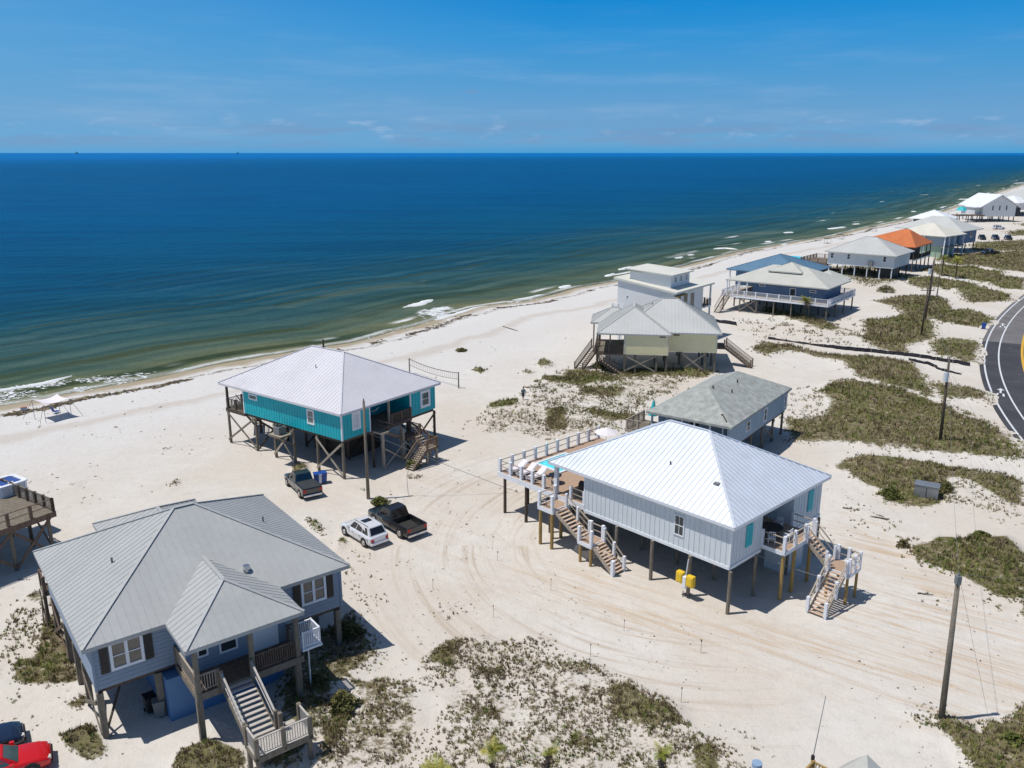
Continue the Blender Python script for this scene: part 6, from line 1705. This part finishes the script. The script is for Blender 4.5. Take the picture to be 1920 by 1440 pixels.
# ================================================================== breaking waves and foam
t_ = NT('sea_foam'); n_ = t_.noise(t_.coord(), 1.6, 5, .7)
M['foam'] = t_.set(Base_Color=t_.mix(n_, (.58, .62, .62), (.80, .82, .82)), Roughness=.9, Specular_IOR_Level=.1)
def breaker(pts, w, label, group='breaking waves'):
    if w > 1.5: w = .75 + w * .2
    P = [up(x, y, WATER_Z) for x, y in pts]; Q = []
    for a, b in zip(P[:-1], P[1:]):
        n = max(3, int(math.dist(a, b) / .5))
        Q += [(a[0] + (b[0] - a[0]) * i / n, a[1] + (b[1] - a[1]) * i / n) for i in range(n)]
    Q.append(P[-1]); m = len(Q); rr = random.Random(int(pts[0][0] * 7 + pts[0][1])); rows = []
    nz = [rr.random() for _ in range(m + 8)]
    for i, (x, y) in enumerate(Q):
        a = Q[max(0, i - 1)]; b = Q[min(m - 1, i + 1)]; dx, dy = b[0] - a[0], b[1] - a[1]; l = math.hypot(dx, dy) or 1
        nx, ny = -dy / l, dx / l                                  # seaward
        env = min(1, min(i, m - 1 - i) / (m * .22) + .12)
        sm = sum(nz[i:i + 4]) / 4
        ww = w * env * (.45 + 1.1 * sm); j = (nz[i] - .5) * .35 * w
        z = WATER_Z
        rows.append([(x - nx * (ww * .5 + j * .3), y - ny * (ww * .5 + j * .3), z + .01), (x - nx * ww * .2, y - ny * ww * .2, z + .06 + .22 * env * w * (.6 + .4 * sm)),
                     (x + nx * ww * .2, y + ny * ww * .2, z + .06 + .20 * env * w), (x + nx * (ww * .9 + j), y + ny * (ww * .9 + j), z + .012)])
    mb = MB(); mb.add([p_ for r in rows for p_ in r], [(i * 4 + k, i * 4 + k + 1, i * 4 + 5 + k, i * 4 + 4 + k) for i in range(m - 1) for k in range(3)])
    return tag(mb.build('breaking_wave', M['foam'], smooth=True), label, kind='structure')
for pts, w_ in (([(-60, 742), (0, 733), (40, 727), (90, 718), (135, 705)], .8), ([(755, 577), (785, 572), (812, 562)], 1.5), ([(815, 602), (835, 596), (860, 588), (890, 578), (908, 574)], .8),
                ([(1050, 541), (1070, 535)], 1.6), ([(1137, 519), (1153, 513)], 1.6), ([(1268, 485), (1281, 482)], 2.2), ([(1290, 479), (1302, 478)], 2.2), ([(1337, 467), (1360, 466), (1384, 468)], 2.6),
                ([(1435, 454), (1447, 453)], 2.6), ([(1467, 459), (1477, 458)], 2.4), ([(1470, 437), (1488, 436)], 3.2), ([(1553, 430), (1570, 428), (1587, 426)], 4.5), ([(1600, 421), (1612, 420)], 3), ([(1708, 397), (1718, 397)], 4),
                ([(1796, 374), (1824, 374)], 6), ([(1900, 344), (1930, 343)], 8), ([(960, 563), (985, 560), (1020, 552)], .7), ([(1160, 507), (1185, 500)], 1.0)):
    breaker(pts, w_, 'white crest of a small wave breaking on the beach')
def froth():
    rng = np.random.default_rng(9); T = []
    for poly, n, s in (([(785, 583), (838, 575), (852, 588), (832, 602), (808, 600)], 900, .30), ([(-40, 735), (130, 712), (300, 700), (352, 690), (240, 717), (150, 734), (0, 757), (-40, 762)], 1500, .20),
                       ([(690, 632), (760, 614), (830, 598), (835, 603), (770, 620), (700, 638)], 350, .2), ([(900, 574), (1000, 562), (1150, 528), (1150, 532), (1000, 566), (905, 578)], 420, .3)):
        P = np.array([up(x, y, WATER_Z) for x, y in poly]); lo, hi = P.min(0), P.max(0)
        q = lo + rng.random((n * 3, 2)) * (hi - lo); m = inside_soft(P, q[:, 0], q[:, 1], 1.0) > rng.random(n * 3) * .9
        m &= fbm(q[:, 0], q[:, 1], 2.5, 3, 61) > .46
        q = q[m][:n]
        k = len(q); C = np.repeat(np.stack([q[:, 0], q[:, 1], np.full(k, WATER_Z + .03)], -1)[:, None, :], 3, 1)
        C[:, :, :2] += rng.normal(size=(k, 3, 2)) * s * np.array([1.6, .9]); C[:, :, 2] += rng.random((k, 3)) * .04
        T.append(C)
    P = np.concatenate(T); n = len(P); me = bpy.data.meshes.new('foam')
    me.from_pydata([tuple(v) for v in P.reshape(-1, 3)], [], [(3 * i, 3 * i + 1, 3 * i + 2) for i in range(n)]); me.materials.append(M['foam'])
    o = bpy.data.objects.new('foam', me); COL.objects.link(o); tag(o, 'flecks of foam behind the breaking waves', kind='stuff')
froth()
# ================================================================== plants
def leaf_material(name):
    t = NT(name)
    tint = t.attr('tint', 'Color')
    n = t.noise(t.coord(), 3.0, 3)
    c = t.mix(t.rng(n, .3, .7), t.mix(1.0, tint, (.8, .8, .8), 'MULTIPLY'), t.mix(1.0, tint, (1.2, 1.2, 1.15), 'MULTIPLY'))
    return t.set(Base_Color=c, Roughness=.75, Specular_IOR_Level=.2)
M['leaf'] = leaf_material('foliage')

def tri_mesh(name, P, C, parent=None):
    """P (n,3,3) triangles, C (n,3) tint"""
    n = len(P)
    me = bpy.data.meshes.new(name)
    me.vertices.add(n * 3); me.vertices.foreach_set('co', P.reshape(-1).astype(np.float32))
    me.loops.add(n * 3); me.loops.foreach_set('vertex_index', np.arange(n * 3, dtype=np.int32))
    me.polygons.add(n); me.polygons.foreach_set('loop_start', (np.arange(n) * 3).astype(np.int32))
    me.update()
    a = me.attributes.new('tint', 'FLOAT_COLOR', 'POINT')
    cc = np.ones((n, 3, 4), np.float32); cc[:, :, :3] = C[:, None, :]
    a.data.foreach_set('color', cc.ravel())
    me.materials.append(M['leaf'])
    o = bpy.data.objects.new(name, me); COL.objects.link(o); o.parent = parent
    return o

def blades(X, Y, Z, size, width, nb, col, rng, spread=.55, flat=0.0):
    """nb blades per tuft fanning from its foot"""
    n = len(X)
    X, Y, Z, size, width = [np.repeat(a, nb) for a in (X, Y, Z, size, width)]
    col = np.repeat(col, nb, 0) * (0.75 + 0.5 * rng.random((n * nb, 1)))
    az = rng.random(n * nb) * 2 * np.pi; tilt = spread * (0.3 + rng.random(n * nb)) + flat
    L = size * (0.55 + 0.6 * rng.random(n * nb))
    rad = size * 0.45 * np.sqrt(rng.random(n * nb)); a2 = rng.random(n * nb) * 2 * np.pi
    bx = X + rad * np.cos(a2); by = Y + rad * np.sin(a2)
    dx, dy = np.cos(az), np.sin(az)
    tip = np.stack([bx + dx * L * np.sin(tilt), by + dy * L * np.sin(tilt), Z + L * np.cos(tilt)], -1)
    w = width * (0.6 + 0.8 * rng.random(n * nb))
    p1 = np.stack([bx - dy * w, by + dx * w, Z - .03], -1); p2 = np.stack([bx + dy * w, by - dx * w, Z - .03], -1)
    return np.stack([p1, p2, tip], 1), col

BROWN = np.array([(.11, .08, .05), (.21, .165, .10), (.12, .09, .055), (.27, .22, .14)])
OLIVE = np.array([(.15, .145, .05), (.12, .125, .045), (.18, .165, .065), (.22, .20, .08)])
GREEN = np.array([(.11, .15, .03), (.14, .18, .04), (.085, .12, .025), (.19, .21, .055)])

def scatter():
    rng = np.random.default_rng(5)
    PX, PY, PC, PG = [], [], [], []
    for P, c, g, s in VEGW:
        lo, hi = P.min(0) - s, P.max(0) + s
        cx, cy = (lo + hi) / 2; dist = math.hypot(cx, cy)
        dens = 24.0 * min(1.0, (48 / max(dist, 30)) ** 1.5) * (1.0 if c > .5 else 1.25)
        n = int((hi[0] - lo[0]) * (hi[1] - lo[1]) * dens)
        n = min(n, 140000)
        x = lo[0] + rng.random(n) * (hi[0] - lo[0]); y = lo[1] + rng.random(n) * (hi[1] - lo[1])
        f = inside_soft(P, x, y, s) * c
        clump = fbm(x, y, 1.7, 4, 21)
        keep = (clump < (0.415 + 0.37 * f)) & (rng.random(n) < np.clip(f * 2.2, 0, 1)) & (f > .01)
        x, y = x[keep], y[keep]
        PX.append(x); PY.append(y); PC.append(f[keep]); PG.append(np.full(len(x), g))
    X = np.concatenate(PX); Y = np.concatenate(PY); c = np.concatenate(PC); g = np.concatenate(PG)
    cc, _ = cover(X, Y)
    Z = height(X, Y, cc)
    D = np.hypot(X, Y)
    n = len(X)
    big = fbm(X, Y, 6.0, 3, 33)
    pick = rng.random(n)
    gg = np.clip(g + (big - .5) * 1.6, 0, 1)
    col = np.where((pick < gg * .42)[:, None], GREEN[rng.integers(0, 4, n)], np.where((pick < gg * .8 + .12)[:, None], OLIVE[rng.integers(0, 4, n)], BROWN[rng.integers(0, 4, n)]))
    bright = .6 + 1.25 * fbm(X, Y, 3.5, 4, 44)
    col = col * bright[:, None]
    k = np.clip((D / 45) ** .55, 1, 4.5)
    size = (.10 + .24 * rng.random(n) ** 1.5) * (.6 + .65 * c) * np.clip(k, 1, 2.0)
    wid = .018 * k * (1 + .6 * rng.random(n))
    near = D < 75
    out = []
    for m, nb, nm, lb in ((near, 11, 'dune_grass', 'brown and olive dune grass over the near sand'), (~near, 7, 'dune_scrub', 'olive and brown scrub covering the farther dunes')):
        P, C = blades(X[m], Y[m], Z[m], size[m], wid[m], nb, col[m], rng)
        o = tri_mesh(nm, P, C); tag(o, lb, kind='stuff'); out.append(len(P))
    print('tufts', n, out)
scatter()

def shrub(pos, r, h, label, pal=GREEN, n=420, group=None, seed=0, name='shrub'):
    rng = np.random.default_rng(seed + 100)
    t = thing(name, label, 'shrub' if name == 'shrub' else 'grass clump', pos, 0, group)
    a = rng.random(n) * 2 * np.pi; rr = r * rng.random(n) ** .5; zz = h * (1 - (rr / r) ** 2 * .75) * (.35 + .7 * rng.random(n))
    lump = .75 + .5 * np.sin(a * 3 + seed) * np.cos(a * 2 - seed)
    rr = rr * lump
    c = np.stack([rr * np.cos(a), rr * np.sin(a), zz], -1)
    s = .05 + .07 * rng.random((n, 1, 1))
    P = c[:, None, :] + rng.normal(size=(n, 3, 3)) * s * np.array([1, 1, .8])
    P[:, :, 2] = np.maximum(P[:, :, 2], -.02)
    col = np.where(rng.random((n, 1)) < .5, pal[rng.integers(0, 4, n)], OLIVE[rng.integers(0, 4, n)]) * (.45 + .75 * rng.random((n, 1)))
    tri_mesh('foliage', P, col, t)
    st = MB()
    for k in range(6):
        b = k * 1.05 + seed; st.cyl((0, 0, -.1), (math.cos(b) * r * .5, math.sin(b) * r * .5, h * .6), .025, .008, 5)
    st.build('stem', M['wood_dark'], t)
    return t
SH = [((712, 946), .8, .7, 'small bright green shrub behind the black pickup truck', GREEN), ((773, 876), .8, .8, 'green shrub at the foot of the teal house stair', GREEN),
      ((1672, 930), 1.1, .8, 'leafy green shrub left of the grey cabinet', GREEN),
      ((1770, 922), 1.0, 1.0, 'dark green shrub right of the grey cabinet', OLIVE), ((1692, 1027), .55, .6, 'isolated dark shrub left of the big green scrub', BROWN),
      ((1900, 1398), .9, .6, 'yellow-green shrub at the lower right edge', GREEN), ((866, 659), .9, .5, 'small dark shrub alone on the beach beyond the net', OLIVE),
      ((640, 1330), 1.0, 1.1, 'dark shrub in the shade beside the blue house stair', OLIVE), ((600, 1290), .9, 1.0, 'dark shrub behind the porch stair of the blue house', OLIVE),
      ((655, 1195), 1.2, 1.0, 'dark shrub at the right rear stilts of the blue house', OLIVE), ((1120, 690), 1.3, .9, 'green shrub by the brown stair of the yellow house', GREEN),
      ((1840, 1008), .9, .5, 'pale green shrub tip at the top of the big green scrub', GREEN), ((1232, 699), 1.2, .7, 'green shrub in front of the yellow house braces', GREEN),
      ((1660, 548), 2.2, 1.6, 'dark bushy shrub at the corner of the long pale house', OLIVE), ((1575, 560), 1.6, 1.0, 'round shrub in front of the long pale house', OLIVE)]
for i, ((px, py), r, h, l, pal) in enumerate(SH):
    q = up(px, py); shrub((*q, 0), r, h, l, pal, int(600 + 700 * r), 'shrubs on the sand', i)

def palm(pos, h, label, R=.8, n=18, seed=0, lean=(0, 0)):
    rng = random.Random(seed)
    t = thing('palm_tree', label, 'palm tree', pos, 0, 'small palms')
    tk = MB(); P = [Vector((lean[0] * (i / 6) ** 1.5, lean[1] * (i / 6) ** 1.5, -.3 + (h + .3) * i / 6)) for i in range(7)]
    for a, b in zip(P[:-1], P[1:]): tk.cyl(a, b, .13, .11, 9)
    for i in range(34):
        f = rng.random(); c = P[0].lerp(P[-1], f) ; a = rng.random() * 6.28
        c = Vector((lean[0] * f ** 1.5, lean[1] * f ** 1.5, (h) * f))
        tk.beam(c + Vector((math.cos(a) * .09, math.sin(a) * .09, 0)), c + Vector((math.cos(a) * .22, math.sin(a) * .22, .16)), .07, .03)
    tk.build('trunk', M['wood_dark'], t)
    T = []; Cc = []
    top = P[-1]
    for k in range(n):
        a = k * 2.4 + rng.random() * .5; el = rng.uniform(-.4, 1.4); L = R * rng.uniform(.8, 1.15)
        d = Vector((math.cos(a), math.sin(a), 0)); col = (GREEN if el > 0 else BROWN)[rng.randrange(4)] * (1.5 if el > 0 else 1.0)
        if el > .2: col = col * np.array([1.15, .95, .75])
        prev = top.copy(); steps = 7
        for j in range(steps):
            f = (j + 1) / steps; e = el - f * 1.1
            nx = prev + (d * math.cos(e) + Vector((0, 0, math.sin(e)))) * L / steps
            sd = Vector((-d.y, d.x, 0)); wl_ = L * .42 * math.sin(math.pi * min(1, .18 + f * .8))
            T.append([prev + sd * .015, prev - sd * .015, nx]); Cc.append(col)
            for s in (-1, 1):
                for off_ in (0, .33, .66):
                    b0_ = prev.lerp(nx, off_); tp = b0_ + sd * s * wl_ + d * .5 * wl_ + Vector((0, 0, -.12 * wl_))
                    T.append([b0_, b0_ + (nx - prev) * .22, tp]); Cc.append(col * rng.uniform(.7, 1.3))
            prev = nx
    tri_mesh('crown', np.array([[tuple(v) for v in tr_] for tr_ in T]), np.array(Cc), t)
    return t
palm((*up(924, 1462), 0), 1.75, 'small palm with shaggy dark trunk, leftmost of three upright palms at the lower edge', .75, 20, 1, (.05, 0))
palm((*up(1020, 1458), 0), 1.45, 'small leaning palm between the two other upright palms at the lower edge', .6, 14, 2, (.3, .1))
palm((*up(1238, 1460), 0), 1.5, 'small thin palm, rightmost of three upright palms at the lower edge', .7, 13, 3, (.05, 0))
palm((*up(820, 1455, 1.0), 0), 1.0, 'wide spiky palm crown cut by the lower edge', 1.25, 30, 4)
palm((*up(1508, 600), 0), 3.6, 'palm in front of the white-railed blue house', 1.6, 20, 5)
palm((*up(1765, 519), 0), 4.6, 'left palm beside the orange-roofed house', 1.9, 20, 6)
palm((*up(1791, 523), 0), 4.6, 'right palm beside the orange-roofed house', 1.9, 20, 7)
palm((*up(1782, 462), 0), 5.0, 'tall palm in front of the cream-roofed house', 2.4, 20, 8)

# driftwood, bits of debris on the sand and seaweed on the wrack line
def drift(px, py, L, deg, label, r=.07):
    q = up(px, py); rr = random.Random(int(px))
    mb = MB(); a = Vector((-L / 2, 0, .05))
    for i in range(6):
        b = a + Vector((L / 6, rr.uniform(-.08, .08), rr.uniform(-.03, .06))); b.z = max(.04, b.z); mb.cyl(a, b, r * (1 - i * .1), r * (.9 - i * .1), 6); a = b
    o = mb.build('driftwood', M['wood_dark']); o.location = (*q, 0); o.rotation_euler = (0, 0, math.radians(deg)); tag(o, label, 'driftwood')
drift(1618, 962, 3.4, -38, 'long dark driftwood pole on the sand right of the white house', .08)
drift(1648, 972, 1.6, -20, 'short dark driftwood piece beside the long pole right of the white house', .11)
drift(956, 617, 5.0, -60, 'pale fallen log lying on the open beach', .10)
drift(1735, 1116, 1.0, -20, 'short dark stick on the tracked sand near the green scrub', .06)
drift(313, 842, .9, 0, 'small dark stick alone on the white beach at the left', .05)
def weed():
    rng = np.random.default_rng(3); n = 2600
    s0 = _cum[3]; s = s0 + rng.random(n) ** 1.5 * 420
    T = []
    X = np.interp(s, _cum, SHORE[:, 0]); Y = np.interp(s, _cum, SHORE[:, 1])
    dx = np.interp(s + 3, _cum, SHORE[:, 0]) - X; dy = np.interp(s + 3, _cum, SHORE[:, 1]) - Y; l = np.hypot(dx, dy)
    offm = 5.0 + 2.6 * (fbm(s, s * 0, 22, 3, 8) - .5) * 2 + rng.normal(size=n) * .35
    keep = fbm(s, s * 0 + 5, 9, 3, 2) > .44
    X = (X + dy / l * offm)[keep]; Y = (Y - dx / l * offm)[keep]
    c0_, _ = cover(X, Y); Z = height(X, Y, c0_)
    m = len(X); C = np.repeat(np.stack([X, Y, Z + .05], -1)[:, None, :], 3, 1) + rng.normal(size=(m, 3, 3)) * np.array([.45, .45, .05])
    o = tri_mesh('seaweed', C, BROWN[rng.integers(0, 4, m)] * .7); tag(o, 'dark seaweed and shell litter along the high-water line', kind='stuff')
weed()
def pebbles():
    """scraps of weed, shell and sticks thinly spread on the lots"""
    rng = np.random.default_rng(13); n = 5200
    px = rng.random(n) * 1920; py = 620 + rng.random(n) ** .8 * 820
    q = np.array([up(a, b) for a, b in zip(px, py)])
    d, _ = shore_coords(q[:, 0], q[:, 1])
    cl_ = fbm(q[:, 0], q[:, 1], 9, 3, 77)
    k = (d > 9) & (rng.random(n) < np.clip((cl_ - .42) * 4, 0.03, 1))
    q = q[k]; m = len(q); D = np.hypot(q[:, 0], q[:, 1])
    cv, _ = cover(q[:, 0], q[:, 1]); Z = height(q[:, 0], q[:, 1], cv)
    C = np.repeat(np.stack([q[:, 0], q[:, 1], Z + .02], -1)[:, None, :], 3, 1) + rng.normal(size=(m, 3, 3)) * (np.array([.06, .06, .03])[None, None, :] * np.clip(D / 45, 1, 3)[:, None, None])
    o = tri_mesh('beach_litter', C, BROWN[rng.integers(0, 4, m)] * 1.1); tag(o, 'small twigs and weed scraps on the sand', kind='stuff')
pebbles()
